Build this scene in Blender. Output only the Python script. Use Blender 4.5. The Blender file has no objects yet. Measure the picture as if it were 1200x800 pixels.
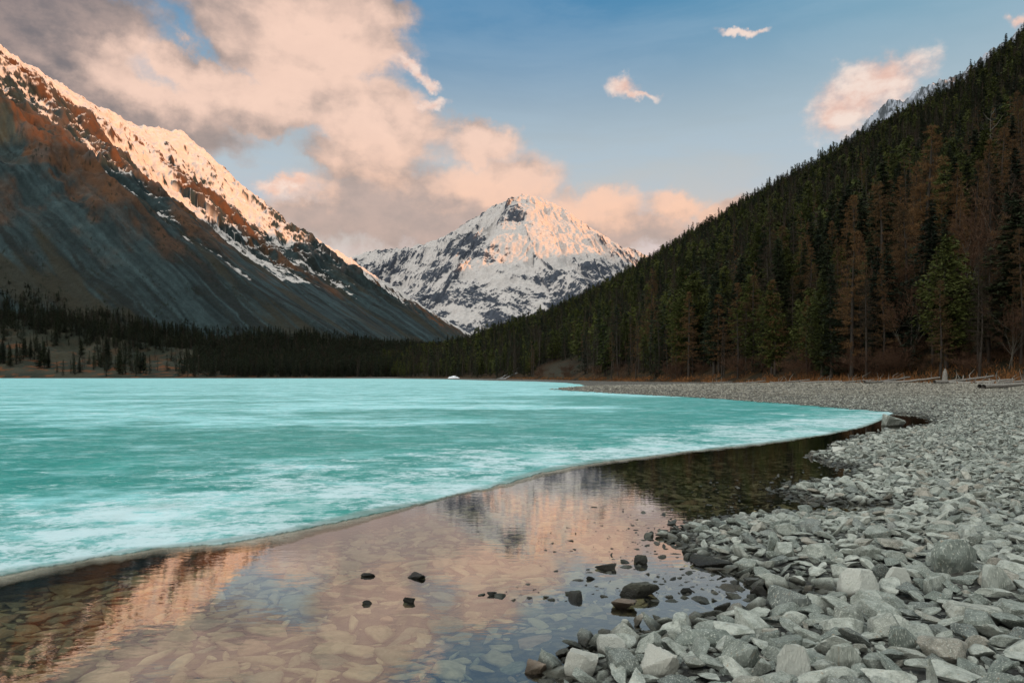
import bpy, bmesh, math, random, time
import numpy as np
from mathutils import Vector, Matrix, Euler
T0 = time.time()
random.seed(7)
RNG = np.random.default_rng(7)
C = bpy.context.scene.collection
F, CX, HY, H = 850.0, 600.0, 441.0, 1.7      # focal length and horizon row in the photograph's pixels, eye height (m)

# ------------------------------------------------------------------ helpers
def W(px, py, d):                      # the place seen at a picture position, at depth d
    return np.array([(px - CX) / F * d, d, H + (HY - py) / F * d])
def G(px, py, z=0.0):                  # the place on a level at height z
    d = (H - z) * F / (py - HY)
    return np.array([(px - CX) / F * d, d])

def _hash(ix, iy, seed):
    h = (ix.astype(np.int64) * 374761393 + iy.astype(np.int64) * 668265263 + seed * 1442695041) & 0xFFFFFFFF
    h = ((h ^ (h >> 13)) * 1274126177) & 0xFFFFFFFF
    return (h ^ (h >> 16)) & 0xFFFF
def perlin(x, y, seed=0):
    x = np.asarray(x, float); y = np.asarray(y, float)
    ix = np.floor(x); iy = np.floor(y); fx = x - ix; fy = y - iy
    u = fx * fx * fx * (fx * (fx * 6 - 15) + 10); v = fy * fy * fy * (fy * (fy * 6 - 15) + 10)
    def g(dx, dy):
        a = _hash(ix + dx, iy + dy, seed) * (2 * math.pi / 65536)
        return np.cos(a) * (fx - dx) + np.sin(a) * (fy - dy)
    a = g(0, 0); b = g(1, 0); c = g(0, 1); d = g(1, 1)
    return (a + u * (b - a) + v * (c + u * (d - c) - a - u * (b - a))) * 1.5
def fbm(x, y, n=5, seed=0, gain=.5, lac=2.03):
    s = 0; a = 1; t = 0
    for i in range(n):
        s = s + a * perlin(x, y, seed + i * 17); t += a; a *= gain; x = x * lac + 3.7; y = y * lac + 1.3
    return s / t
def ridged(x, y, n=5, seed=0, gain=.5, lac=2.05):
    s = 0; a = 1; t = 0
    for i in range(n):
        s = s + a * (1 - np.abs(perlin(x, y, seed + i * 13)) * 1.6); t += a; a *= gain; x = x * lac + 5.1; y = y * lac + 2.9
    return s / t
def sstep(a, b, x):
    t = np.clip((x - a) / (b - a), 0, 1); return t * t * (3 - 2 * t)
def mix(a, b, t):
    return a * (1 - t[..., None]) + b * t[..., None]

def poly_near(X, Y, P):                # nearest point on a 3-D polyline, in plan: distance, height there, arc length, side
    P = np.asarray(P, float); best = np.full(X.shape, 1e18); zz = np.zeros(X.shape); ss = np.zeros(X.shape); sd = np.zeros(X.shape); acc = 0
    for i in range(len(P) - 1):
        a, b = P[i], P[i + 1]; ex, ey = b[0] - a[0], b[1] - a[1]; L2 = ex * ex + ey * ey; L = math.sqrt(L2)
        t = np.clip(((X - a[0]) * ex + (Y - a[1]) * ey) / L2, 0, 1)
        dx = X - a[0] - t * ex; dy = Y - a[1] - t * ey; d2 = dx * dx + dy * dy
        m = d2 < best
        best = np.where(m, d2, best); zz = np.where(m, a[2] + t * (b[2] - a[2]), zz); ss = np.where(m, acc + t * L, ss)
        sd = np.where(m, np.sign(ex * dy - ey * dx), sd); acc += L
    return np.sqrt(best), zz, ss, sd

def mesh_np(name, V, Fc, mats=(), smooth=True, cols=None, midx=None):
    V = np.asarray(V, np.float32); Fc = np.asarray(Fc, np.int32)
    me = bpy.data.meshes.new(name); n, k = Fc.shape
    me.vertices.add(len(V)); me.vertices.foreach_set('co', V.ravel())
    me.loops.add(n * k); me.loops.foreach_set('vertex_index', Fc.ravel())
    me.polygons.add(n); me.polygons.foreach_set('loop_start', np.arange(0, n * k, k, dtype=np.int32))
    me.polygons.foreach_set('loop_total', np.full(n, k, np.int32))
    me.polygons.foreach_set('use_smooth', np.full(n, smooth, bool))
    if midx is not None: me.polygons.foreach_set('material_index', np.asarray(midx, np.int32))
    for m in mats: me.materials.append(m)
    if cols is not None:
        at = me.attributes.new('tone', 'FLOAT_COLOR', 'POINT'); c = np.ones((len(V), 4), np.float32); c[:, :cols.shape[-1]] = cols.reshape(len(V), -1)
        at.data.foreach_set('color', c.ravel())
    me.update(calc_edges=True); return me
def obj(name, me, parent=None, loc=None, label=None, cat=None, group=None, kind=None):
    o = bpy.data.objects.new(name, me); C.objects.link(o)
    if parent is not None: o.parent = parent
    if loc is not None: o.location = loc
    if label: o['label'] = label
    if cat: o['category'] = cat
    if group: o['group'] = group
    if kind: o['kind'] = kind
    return o
def grid_faces(nr, nc):
    i = np.arange(nr - 1)[:, None] * nc + np.arange(nc - 1)[None, :]
    return np.stack([i, i + 1, i + nc + 1, i + nc], -1).reshape(-1, 4)
def grid_obj(name, X, Y, Z, mat, cols=None, **k):
    V = np.stack([X, Y, Z], -1).reshape(-1, 3)
    return obj(name, mesh_np(name, V, grid_faces(*X.shape), [mat], True, cols), **k)

# ------------------------------------------------------------------ node helper
class N:
    def __init__(s, tree): s.t = tree; s.n = tree.nodes; s.l = tree.links
    def new(s, kind, **k):
        n = s.n.new(kind)
        for a, v in k.items(): setattr(n, a, v)
        return n
    def put(s, sock, v):
        if isinstance(v, bpy.types.NodeSocket): s.l.new(v, sock)
        elif v is not None: sock.default_value = v
    def math(s, op, a, b=None, c=None, clamp=False):
        n = s.new('ShaderNodeMath', operation=op, use_clamp=clamp)
        for i, v in enumerate((a, b, c)): s.put(n.inputs[i], v) if v is not None else None
        return n.outputs[0]
    def vmath(s, op, a, b=None, out=0):
        n = s.new('ShaderNodeVectorMath', operation=op); s.put(n.inputs[0], a)
        if b is not None: s.put(n.inputs[3] if op == 'SCALE' else n.inputs[1], b)
        return n.outputs[out]
    def noise(s, vec, scale, detail=5, rough=.55, dist=0, out=0):
        n = s.new('ShaderNodeTexNoise'); s.put(n.inputs['Vector'], vec); n.inputs['Scale'].default_value = scale
        n.inputs['Detail'].default_value = detail; n.inputs['Roughness'].default_value = rough; n.inputs['Distortion'].default_value = dist
        return n.outputs[out]
    def vor(s, vec, scale, feature='F1', out='Distance'):
        n = s.new('ShaderNodeTexVoronoi', feature=feature); s.put(n.inputs['Vector'], vec); n.inputs['Scale'].default_value = scale
        return n.outputs[out]
    def rng(s, v, a, b, c=0., d=1., smooth=True):
        n = s.new('ShaderNodeMapRange', interpolation_type='SMOOTHSTEP' if smooth else 'LINEAR'); s.put(n.inputs[0], v)
        for i, x in enumerate((a, b, c, d)): n.inputs[i + 1].default_value = x
        return n.outputs[0]
    def mix(s, t, a, b, mode='MIX'):
        n = s.new('ShaderNodeMix', data_type='RGBA', blend_type=mode); s.put(n.inputs[0], t)
        for i, v in ((6, a), (7, b)): s.put(n.inputs[i], (*v, 1) if isinstance(v, tuple) and len(v) == 3 else v)
        return n.outputs[2]
    def mapping(s, vec, loc=(0, 0, 0), rot=(0, 0, 0), scale=(1, 1, 1), kind='POINT'):
        n = s.new('ShaderNodeMapping', vector_type=kind); s.put(n.inputs[0], vec)
        n.inputs[1].default_value = loc; n.inputs[2].default_value = rot; n.inputs[3].default_value = scale
        return n.outputs[0]
    def bump(s, h, strength=.5, dist=.1, normal=None):
        n = s.new('ShaderNodeBump'); s.put(n.inputs['Height'], h); n.inputs['Strength'].default_value = strength; n.inputs['Distance'].default_value = dist
        if normal is not None: s.put(n.inputs['Normal'], normal)
        return n.outputs[0]
def material(name):
    m = bpy.data.materials.new(name); m.use_nodes = True; n = N(m.node_tree)
    p = m.node_tree.nodes['Principled BSDF']; p.inputs['Specular IOR Level'].default_value = .3
    return m, n, p
def pos(n): return n.new('ShaderNodeNewGeometry').outputs['Position']
def attr(n, name='tone'): return n.new('ShaderNodeAttribute', attribute_name=name).outputs['Color']

# ------------------------------------------------------------------ camera, sun, sky
cam = bpy.data.cameras.new('camera'); co = bpy.data.objects.new('camera', cam); C.objects.link(co)
co.location = (0, 0, H); co.rotation_euler = (math.pi / 2, 0, 0)
cam.sensor_width = 36; cam.lens = F / 1200 * 36; cam.shift_y = (HY - 400) / 1200; cam.clip_end = 60000; cam.clip_start = .05
sc = bpy.context.scene; sc.camera = co
sc.view_settings.view_transform = 'Standard'; sc.view_settings.look = 'None'; sc.view_settings.exposure = 0
SUN_AZ, SUN_EL = math.radians(112), math.radians(8.0)     # clockwise from the view direction (+Y)
sd = Vector((math.sin(SUN_AZ) * math.cos(SUN_EL), math.cos(SUN_AZ) * math.cos(SUN_EL), math.sin(SUN_EL)))
sun = bpy.data.lights.new('sun', 'SUN'); so = bpy.data.objects.new('sun', sun); C.objects.link(so)
sun.energy = 6.0; sun.angle = math.radians(.6); sun.color = (1, .39, .10)
so.rotation_euler = sd.to_track_quat('Z', 'Y').to_euler(); so.location = (300, -80, 200)

world = bpy.data.worlds.new('World'); sc.world = world; world.use_nodes = True
wn = N(world.node_tree)
def build_world():
    n = wn; bg = world.node_tree.nodes['Background']
    sky = n.new('ShaderNodeTexSky', sky_type='NISHITA'); sky.sun_disc = False
    sky.sun_elevation = SUN_EL; sky.sun_rotation = SUN_AZ; sky.air_density = 1.0; sky.dust_density = .6; sky.ozone_density = 2.5
    d = n.new('ShaderNodeTexCoord').outputs['Generated']
    sep = n.new('ShaderNodeSeparateXYZ'); n.l.new(d, sep.inputs[0]); x, y, z = sep.outputs
    az = n.math('ARCTAN2', x, y); el = n.math('ARCSINE', z)
    uv = n.new('ShaderNodeCombineXYZ'); n.l.new(az, uv.inputs[0]); n.l.new(el, uv.inputs[1]); uv = uv.outputs[0]
    # turbulence of the cloud outlines, in direction space
    w1 = n.vmath('SCALE', n.vmath('SUBTRACT', n.noise(uv, 7, 6, .6, out=1), (.5, .5, .5)), .085)
    w2 = n.vmath('SCALE', n.vmath('SUBTRACT', n.noise(uv, 26, 5, .6, out=1), (.5, .5, .5)), .045)
    wuv = n.vmath('ADD', n.vmath('ADD', uv, w1), w2)
    def ang(px, py):
        a = math.atan((px - CX) / F); return a, math.atan((HY - py) / F * math.cos(a))
    def field(blobs):
        acc = None
        for (px, py, rx, ry, rot) in blobs:
            a, e = ang(px, py); a1, _ = ang(px + rx, py); _, e1 = ang(px, py - ry)
            m = n.mapping(wuv, (a, e, 0), (0, 0, math.radians(-rot)), (abs(a1 - a), abs(e1 - e), 1), 'TEXTURE')
            q = n.math('SUBTRACT', 1.0, n.vmath('LENGTH', m, out=1))
            if acc is None: acc = q
            else:
                k = n.new('ShaderNodeMath', operation='SMOOTH_MAX'); n.put(k.inputs[0], acc); n.put(k.inputs[1], q); k.inputs[2].default_value = .15; acc = k.outputs[0]
        return acc
    thick = field([(20, 60, 190, 90, 8), (150, 120, 170, 52, 10), (70, 20, 130, 60, 5), (330, 15, 150, 52, 5), (400, 40, 95, 50, 10), (330, 75, 120, 45, 25), (300, 118, 110, 38, 5),
                   (390, 110, 105, 62, 20), (440, 145, 88, 60, 10), (425, 10, 70, 40, 0), (420, 190, 75, 26, 12), (240, 85, 90, 30, 10)])
    low = field([(480, 235, 165, 52, 0), (560, 178, 60, 32, 0), (600, 215, 70, 45, 0), (400, 262, 110, 34, 0), (490, 275, 130, 30, 0), (560, 235, 90, 50, 0), (345, 222, 30, 17, 0),
                 (690, 244, 72, 34, 10), (795, 240, 60, 28, 0), (750, 272, 120, 26, 0), (850, 250, 60, 20, 0)])
    crisp = field([(486, 78, 26, 9, 25), (506, 92, 16, 8, 30), (505, 118, 20, 8, 10), (730, 97, 24, 15, 0), (745, 103, 26, 7, 8), (1012, 118, 60, 42, -18), (1042, 95, 38, 30, 0), (985, 142, 40, 30, 0), (870, 39, 22, 6, 4),
                   (1192, 20, 16, 12, 0), (345, 222, 28, 16, 0)])
    det = n.noise(n.vmath('ADD', n.mapping(uv, scale=(1, 1.7, 1)), w1), 9, 8, .58)
    det2 = n.noise(n.mapping(uv, (4, 2, 0), scale=(1, 1.5, 1)), 24, 6, .6)
    aT = n.rng(n.math('ADD', thick, n.math('MULTIPLY', n.math('SUBTRACT', det, .5), .8)), -.14, .30)
    aL = n.rng(n.math('ADD', low, n.math('MULTIPLY', n.math('SUBTRACT', det, .5), .8)), -.10, .50)
    aC = n.rng(n.math('ADD', crisp, n.math('MULTIPLY', n.math('SUBTRACT', det2, .5), 2.0)), -.38, .72)
    # clear sky
    base = n.mix(1.0, sky.outputs[0], (.105, .105, .105), 'MULTIPLY')
    clear = n.mix(n.rng(el, .26, .50), n.mix(n.rng(el, .05, .34), (.86, .66, .54), (.50, .58, .62)), n.mix(n.rng(az, .0, .6), (.060, .245, .46), (.17, .39, .54)))
    skyc = n.mix(.88, base, clear)
    # thin high veil, paler and pinker low down
    veil = n.noise(n.mapping(uv, (1.3, .4, 0), (0, 0, .12), (1, 4.5, 1)), 3.2, 7, .6, .4)
    vlow = n.math('SUBTRACT', 1.0, n.rng(el, .10, .40))
    va = n.math('MULTIPLY', n.rng(veil, .38, .66), n.math('ADD', .18, n.math('MULTIPLY', vlow, .9)), clamp=True)
    skyc = n.mix(va, skyc, n.mix(n.rng(el, .12, .27), (.86, .62, .56), (.42, .55, .66)))
    # warm light on the clouds
    warm = field([(385, 50, 130, 85, 10), (435, 150, 95, 60, 10), (330, 95, 90, 60, 0), (565, 180, 70, 30, 0), (350, 222, 45, 25, 0), (620, 215, 60, 40, 0), (690, 235, 80, 34, 0), (800, 238, 70, 32, 0),
                  (1020, 108, 90, 50, 0), (735, 97, 60, 30, 0), (560, 215, 70, 32, 0), (500, 85, 50, 40, 0), (200, 90, 110, 40, 0)])
    def shade_noise(off): return n.noise(n.vmath('ADD', n.vmath('ADD', n.mapping(uv, off, scale=(1, 1.5, 1)), n.vmath('SCALE', w1, .5)), (0, 0, 0)), 13, 7, .55)
    rel = n.math('SUBTRACT', shade_noise((0, 0, 0)), shade_noise((.016, .018, 0)))
    wm = n.rng(n.math('ADD', n.math('ADD', warm, n.math('MULTIPLY', rel, 1.7)), n.math('MULTIPLY', n.math('SUBTRACT', det, .5), 1.2)), -.45, .75)
    grey = n.mix(n.rng(az, -.65, -.25), (.19, .17, .18), (.35, .29, .27))
    grey = n.mix(n.rng(el, .20, .34), (.46, .36, .32), grey)
    pink = n.mix(n.rng(el, .17, .34), (1.0, .61, .42), (.94, .66, .53))
    ccol = n.mix(wm, grey, pink)
    ccol = n.mix(n.rng(det2, .3, .7, 0, .30), ccol, (.80, .56, .46))
    tot = n.mix(n.math('MULTIPLY', aL, .93), skyc, ccol)
    tot = n.mix(n.math('MULTIPLY', aT, .97), tot, ccol)
    tot = n.mix(n.math('MULTIPLY', aC, .90), tot, n.mix(n.rng(det2, .35, .65), (.82, .52, .42), (.95, .76, .66)))
    # the rest of the sky (overhead and behind): unseen bright cloud added as fill light
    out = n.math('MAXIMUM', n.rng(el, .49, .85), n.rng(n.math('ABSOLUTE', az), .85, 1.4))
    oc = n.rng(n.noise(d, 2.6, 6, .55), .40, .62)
    fill_col = n.mix(n.noise(d, 6, 3), (1.1, 1.18, 1.2), (2.6, 2.5, 2.2))
    gl = n.rng(n.vmath('DOT_PRODUCT', d, (-.42, -.25, .87), out=1), .1, .97, .26, 1.60); fill_col = n.vmath('SCALE', fill_col, gl)  # added glow, strongest overhead and behind-left, to model the stones
    tot = n.mix(n.math('MULTIPLY', out, n.math('MULTIPLY_ADD', oc, .6, .3)), tot, fill_col)
    tot = n.mix(n.rng(z, -.02, -.2), tot, (.05, .06, .06))
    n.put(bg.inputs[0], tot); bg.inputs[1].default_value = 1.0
build_world()

# ------------------------------------------------------------------ materials
def m_mountain():
    m, n, p = material('mountain_ground'); P = pos(n); a = attr(n)
    f = n.noise(n.vmath('SCALE', P, .05), 1, 6, .6); g = n.noise(n.vmath('SCALE', P, .25), 1, 4, .6)
    c = n.mix(1.0, a, n.mix(f, (.62, .62, .64), (1.40, 1.38, 1.36)), 'MULTIPLY')
    n.put(p.inputs['Base Color'], c); p.inputs['Roughness'].default_value = .9; p.inputs['Specular IOR Level'].default_value = .1
    n.put(p.inputs['Normal'], n.bump(n.math('ADD', f, n.math('MULTIPLY', g, .4)), .5, 6)); return m
def m_ground():
    m, n, p = material('shore_gravel'); P = pos(n); a = attr(n)
    v = n.vor(P, 13, out='Distance'); vc = n.vor(P, 13, out='Color'); v2 = n.vor(P, 41); f = n.noise(P, 3, 6, .6)
    c = n.mix(1.0, a, n.mix(vc, (.62, .62, .62), (1.3, 1.3, 1.3)), 'MULTIPLY')
    c = n.mix(n.rng(v, .30, .62), c, (.03, .03, .028)); c = n.mix(n.rng(f, .4, .7, 0, .35), c, (.12, .11, .09))
    n.put(p.inputs['Base Color'], c); p.inputs['Roughness'].default_value = .85
    n.put(p.inputs['Normal'], n.bump(n.math('ADD', n.math('MULTIPLY', v, -1), n.math('MULTIPLY', v2, -.3)), 1, .05)); return m
def m_rock(dark=False, tint=None, name='shore_rock'):
    m, n, p = material('wet_dark_rock' if dark else name); P = pos(n); oi = n.new('ShaderNodeObjectInfo'); r = oi.outputs['Random']
    tc = n.new('ShaderNodeTexCoord').outputs['Object']
    v = n.vmath('ADD', tc, n.vmath('SCALE', oi.outputs['Location'], 3.1))
    f = n.noise(v, 2.2, 6, .62); g = n.noise(v, 14, 6, .66); h = n.noise(n.mapping(v, rot=(.4, .2, .3), scale=(1, 1, 5)), 3.0, 5, .6)
    base = n.mix(n.rng(r, 0, 1, smooth=False), (.19, .215, .19), (.50, .515, .46))
    base = n.mix(n.rng(n.math('FRACT', n.math('MULTIPLY', r, 7.31)), .80, 1.0, 0, .65), base, (.33, .27, .215))
    base = n.mix(n.rng(n.math('FRACT', n.math('MULTIPLY', r, 13.7)), .82, .9, 0, .7), base, (.12, .135, .13))
    c = n.mix(n.rng(f, .35, .7), base, n.mix(1., base, (.52, .54, .52), 'MULTIPLY'))
    c = n.mix(n.rng(h, .5, .72, 0, .5), c, (.13, .145, .14))
    c = n.mix(n.rng(g, .52, .66, 0, .65), c, (.60, .61, .54))
    c = n.mix(n.rng(n.noise(v, 34, 3, .7), .60, .70, 0, .6), c, (.07, .075, .07))
    c = n.mix(n.rng(n.noise(v, 5, 4, .6), .62, .72, 0, .5), c, (.30, .20, .12))
    z = n.new('ShaderNodeSeparateXYZ'); n.l.new(P, z.inputs[0]); yy = z.outputs[1]; z = z.outputs[2]
    if dark: c = n.mix(1., c, (.20, .19, .17), 'MULTIPLY')
    if tint: c = n.mix(.6, c, n.mix(f, tuple(k * .6 for k in tint), tuple(k * 1.3 for k in tint)))
    c = n.mix(n.rng(yy, 26, 62, 0, .75), c, n.mix(r, (.17, .145, .11), (.33, .30, .25)))
    wet = n.rng(n.math('ADD', z, n.math('MULTIPLY', n.noise(P, 6, 3), -.05)),    .062, .0)
    under = n.rng(z, -.01, -.06)
    c = n.mix(wet, c, n.mix(1., c, (.20, .19, .17), 'MULTIPLY'))
    n.put(p.inputs['Base Color'], c)
    n.put(p.inputs['Roughness'], n.rng(wet, 0, 1, .82, .38))
    n.put(p.inputs['Normal'], n.bump(n.math('ADD', n.math('MULTIPLY', f, .7), n.math('MULTIPLY', g, .5)), .75, .035)); return m
def m_bedrock():
    m, n, p = material('lakebed_stone'); oi = n.new('ShaderNodeObjectInfo'); r = oi.outputs['Random']
    tc = n.new('ShaderNodeTexCoord').outputs['Object']; v = n.vmath('ADD', tc, n.vmath('SCALE', oi.outputs['Location'], 3.1))
    f = n.noise(v, 2.5, 6, .6); g = n.noise(v, 11, 5, .65)
    base = n.mix(r, (.36, .30, .18), (.66, .57, .38))
    base = n.mix(n.rng(n.math('FRACT', n.math('MULTIPLY', r, 5.3)), .7, .95, 0, .8), base, (.42, .25, .17))
    base = n.mix(n.rng(n.math('FRACT', n.math('MULTIPLY', r, 9.1)), .70, .95, 0, .85), base, (.20, .23, .17))
    c = n.mix(n.rng(f, .3, .7), base, n.mix(1., base, (.55, .55, .5), 'MULTIPLY')); c = n.mix(n.rng(g, .5, .65, 0, .35), c, (.5, .46, .36))
    n.put(p.inputs['Base Color'], c); p.inputs['Roughness'].default_value = .8
    n.put(p.inputs['Normal'], n.bump(f, .6, .03)); return m
def m_water():
    m, n, p = material('lake_water'); P = pos(n)
    m.node_tree.nodes.remove(p); out = m.node_tree.nodes['Material Output']
    w = n.math('ADD', n.noise(n.mapping(P, rot=(0, 0, .3), scale=(1.0, 2.2, 1)), 5.5, 3, .5), n.math('MULTIPLY', n.noise(n.mapping(P, scale=(1, 2.5, 1)), 1.1, 2, .5), 1.2))
    b = n.bump(w, .10, .007)
    gl = n.new('ShaderNodeBsdfGlossy'); gl.inputs['Roughness'].default_value = .012; gl.inputs['Color'].default_value = (1, 1, 1, 1); n.put(gl.inputs['Normal'], b)
    tr = n.new('ShaderNodeBsdfTransparent'); tr.inputs['Color'].default_value = (.86, .88, .80, 1)
    fr = n.new('ShaderNodeFresnel'); fr.inputs['IOR'].default_value = 1.6; n.put(fr.inputs['Normal'], b)
    mx = n.new('ShaderNodeMixShader'); n.put(mx.inputs[0], n.math('MULTIPLY', fr.outputs[0], 1.6, clamp=True)); n.l.new(tr.outputs[0], mx.inputs[1]); n.l.new(gl.outputs[0], mx.inputs[2])
    n.l.new(mx.outputs[0], out.inputs[0]); return m
def m_ice():
    m, n, p = material('lake_ice'); P = pos(n); a = attr(n)
    s = n.new('ShaderNodeSeparateColor'); n.l.new(a, s.inputs[0]); white, light, edge = s.outputs[0], s.outputs[1], s.outputs[2]
    f = n.noise(n.mapping(P, rot=(0, 0, -.35), scale=(.7, 1.0, 1)), 2.2, 8, .72, .2); g = n.noise(P, 9, 7, .8)
    st = n.noise(n.mapping(P, rot=(0, 0, .15), scale=(.45, .8, 1)), 1.1, 9, .80); b2 = n.noise(P, .25, 10, .80)
    c = n.mix(n.rng(n.math('ADD', light, n.math('ADD', n.math('MULTIPLY', n.math('SUBTRACT', st, .5), 3.0), n.math('MULTIPLY', n.math('SUBTRACT', b2, .5), 3.0))), .0, 1.0, smooth=False), (.020, .225, .200), (.31, .66, .68))
    wf = n.math('ADD', white, n.math('MULTIPLY', n.math('SUBTRACT', f, .5), 3.8))
    wf = n.math('ADD', wf, n.math('MULTIPLY', n.math('SUBTRACT', g, .5), 2.8))
    c = n.mix(n.rng(wf, .28, 1.15, 0, .80), c, (.58, .69, .72))
    c = n.mix(n.rng(g, .52, .72, 0, .35), c, (.60, .76, .77))
    mo = n.noise(n.mapping(P, rot=(0, 0, .5), scale=(.6, 1, 1)), 1.3, 10, .86); mo2 = n.noise(n.mapping(P, (9, 3, 0), scale=(.7, 1, 1)), .45, 10, .84)
    c = n.mix(n.rng(mo, .50, .62, 0, .42), c, (.55, .76, .77)); c = n.mix(n.rng(mo2, .51, .40, 0, .55), c, (.03, .30, .26))
    c = n.mix(edge, c, n.mix(f, (.05, .10, .09), (.30, .36, .33)))
    n.put(p.inputs['Base Color'], c); n.put(p.inputs['Roughness'], n.rng(wf, .1, .8, .42, .75)); p.inputs['Specular IOR Level'].default_value = .10
    n.put(p.inputs['Normal'], n.bump(n.math('ADD', f, n.math('MULTIPLY', g, .4)), .55, .03)); return m
def m_skim():
    m, n, p = material('skim_ice'); P = pos(n); m.node_tree.nodes.remove(p); out = m.node_tree.nodes['Material Output']
    a = attr(n); s = n.new('ShaderNodeSeparateColor'); n.l.new(a, s.inputs[0])
    f = n.noise(P, 5, 6, .7)
    df = n.new('ShaderNodeBsdfPrincipled'); n.put(df.inputs['Base Color'], n.mix(f, (.20, .19, .14), (.46, .44, .36))); df.inputs['Roughness'].default_value = .25
    n.put(df.inputs['Normal'], n.bump(f, .3, .01))
    tr = n.new('ShaderNodeBsdfTransparent'); tr.inputs['Color'].default_value = (.85, .85, .8, 1)
    mx = n.new('ShaderNodeMixShader'); n.put(mx.inputs[0], n.math('MULTIPLY', s.outputs[0], n.rng(f, .25, .6, .45, .95))); n.l.new(tr.outputs[0], mx.inputs[1]); n.l.new(df.outputs[0], mx.inputs[2])
    n.l.new(mx.outputs[0], out.inputs[0]); return m
def m_plain(name, c1, c2, rough=.85, scale=3., rnd=.6, trans=0., ns=.25):
    m, n, p = material(name); oi = n.new('ShaderNodeObjectInfo'); tc = n.new('ShaderNodeTexCoord').outputs['Object']
    f = n.noise(n.vmath('ADD', tc, oi.outputs['Location']), scale, 4, .6)
    t = n.math('ADD', n.math('MULTIPLY', n.rng(f, .3, .7), 1 - rnd), n.math('MULTIPLY', oi.outputs['Random'], rnd), clamp=True)
    c = n.mix(t, c1, c2); n.put(p.inputs['Base Color'], c)
    p.inputs['Roughness'].default_value = rough; p.inputs['Specular IOR Level'].default_value = ns
    n.put(p.inputs['Normal'], n.bump(f, .4, .03)); return m
M_MOUNT, M_GROUND, M_ROCK, M_WETROCK, M_BED, M_WATER, M_ICE, M_SKIM = m_mountain(), m_ground(), m_rock(), m_rock(True), m_bedrock(), m_water(), m_ice(), m_skim()
M_PALEROCK, M_RUSTROCK = m_rock(tint=(.52, .52, .47), name='pale_rock'), m_rock(tint=(.30, .17, .10), name='rusty_rock')
M_SPRUCE = m_plain('spruce_needles', (.010, .018, .010), (.030, .037, .012), rnd=.75, scale=.6)
M_PINE = m_plain('pine_needles', (.026, .036, .008), (.075, .080, .014), rnd=.6, scale=.7)
M_LARCH = m_plain('larch_twigs', (.058, .034, .015), (.145, .072, .025), rnd=.7, scale=.6)
M_LARCHD = m_plain('dull_larch_twigs', (.020, .016, .010), (.044, .028, .015), rnd=.7, scale=.6)
M_SHRUB = m_plain('shrub_twigs', (.045, .023, .013), (.085, .042, .022), rnd=.6, scale=1.)
M_BARK = m_plain('conifer_bark', (.022, .017, .013), (.050, .040, .032), rnd=.4, scale=6)
M_PALEBARK = m_plain('pale_bark', (.06, .05, .04), (.14, .125, .10), rnd=.3, scale=6)
M_DRIFT = m_plain('driftwood_grain', (.10, .09, .08), (.30, .28, .25), rnd=.5, scale=9)
M_GRASS = m_plain('dry_grass', (.11, .045, .014), (.22, .095, .032), rnd=.2, scale=.5)
M_SNOW = m_plain('old_snow', (.55, .56, .58), (.70, .70, .72), rnd=.1, scale=.6)

# ------------------------------------------------------------------ lake outline (plan view)
shore_px = [(655, 800), (662, 778), (700, 757), (752, 737), (810, 730), (860, 727), (905, 716), (950, 708), (1030, 704), (1020, 696), (955, 694), (905, 688), (878, 672), (830, 662),
            (800, 640), (792, 626), (818, 613), (880, 605), (990, 602), (1055, 601), (1050, 592), (985, 590), (912, 577), (945, 567), (1018, 562), (1000, 550), (952, 536),
            (985, 516), (1030, 508), (1075, 501), (1098, 494), (1080, 486), (1045, 484), (1000, 480.5), (950, 476.5), (900, 472.3), (850, 468.5), (800, 465.5), (720, 461.3), (670, 458.2), (648, 456.6),
            (655, 455.4), (690, 453.2)]
LAKE = [(.25, 2.6)] + [tuple(G(*p)) for p in shore_px] + [(14, 150), (14, 190), (8, 240), (-10, 300), (-40, 430), (-95, 560), (-180, 620), (-300, 640), (-520, 660), (-800, 560), (-1000, 300), (-700, 30), (-200, -40), (-30, -14), (-6, -3), (-1.2, 1.2)]
LK = np.array(LAKE)
def lake_dist(X, Y):                   # >0 outside the lake (land), <0 in it
    d2 = np.full(X.shape, 1e18); inside = np.zeros(X.shape, bool)
    for i in range(len(LK)):
        a = LK[i]; b = LK[(i + 1) % len(LK)]; ex, ey = b - a; t = np.clip(((X - a[0]) * ex + (Y - a[1]) * ey) / (ex * ex + ey * ey), 0, 1)
        d2 = np.minimum(d2, (X - a[0] - t * ex) ** 2 + (Y - a[1] - t * ey) ** 2)
        if a[1] != b[1]:
            cr = ((a[1] > Y) != (b[1] > Y)) & (X < (b[0] - a[0]) * (Y - a[1]) / (b[1] - a[1]) + a[0]); inside ^= cr
    return np.sqrt(d2) * np.where(inside, -1, 1)
MOUNDS = [G(*p) for p in ((752, 697), (675, 702), (731, 711), (888, 696), (850, 716), (713, 667), (750, 659), (628, 789), (428, 675), (488, 677), (430, 707), (482, 706), (577, 697))]
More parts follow.
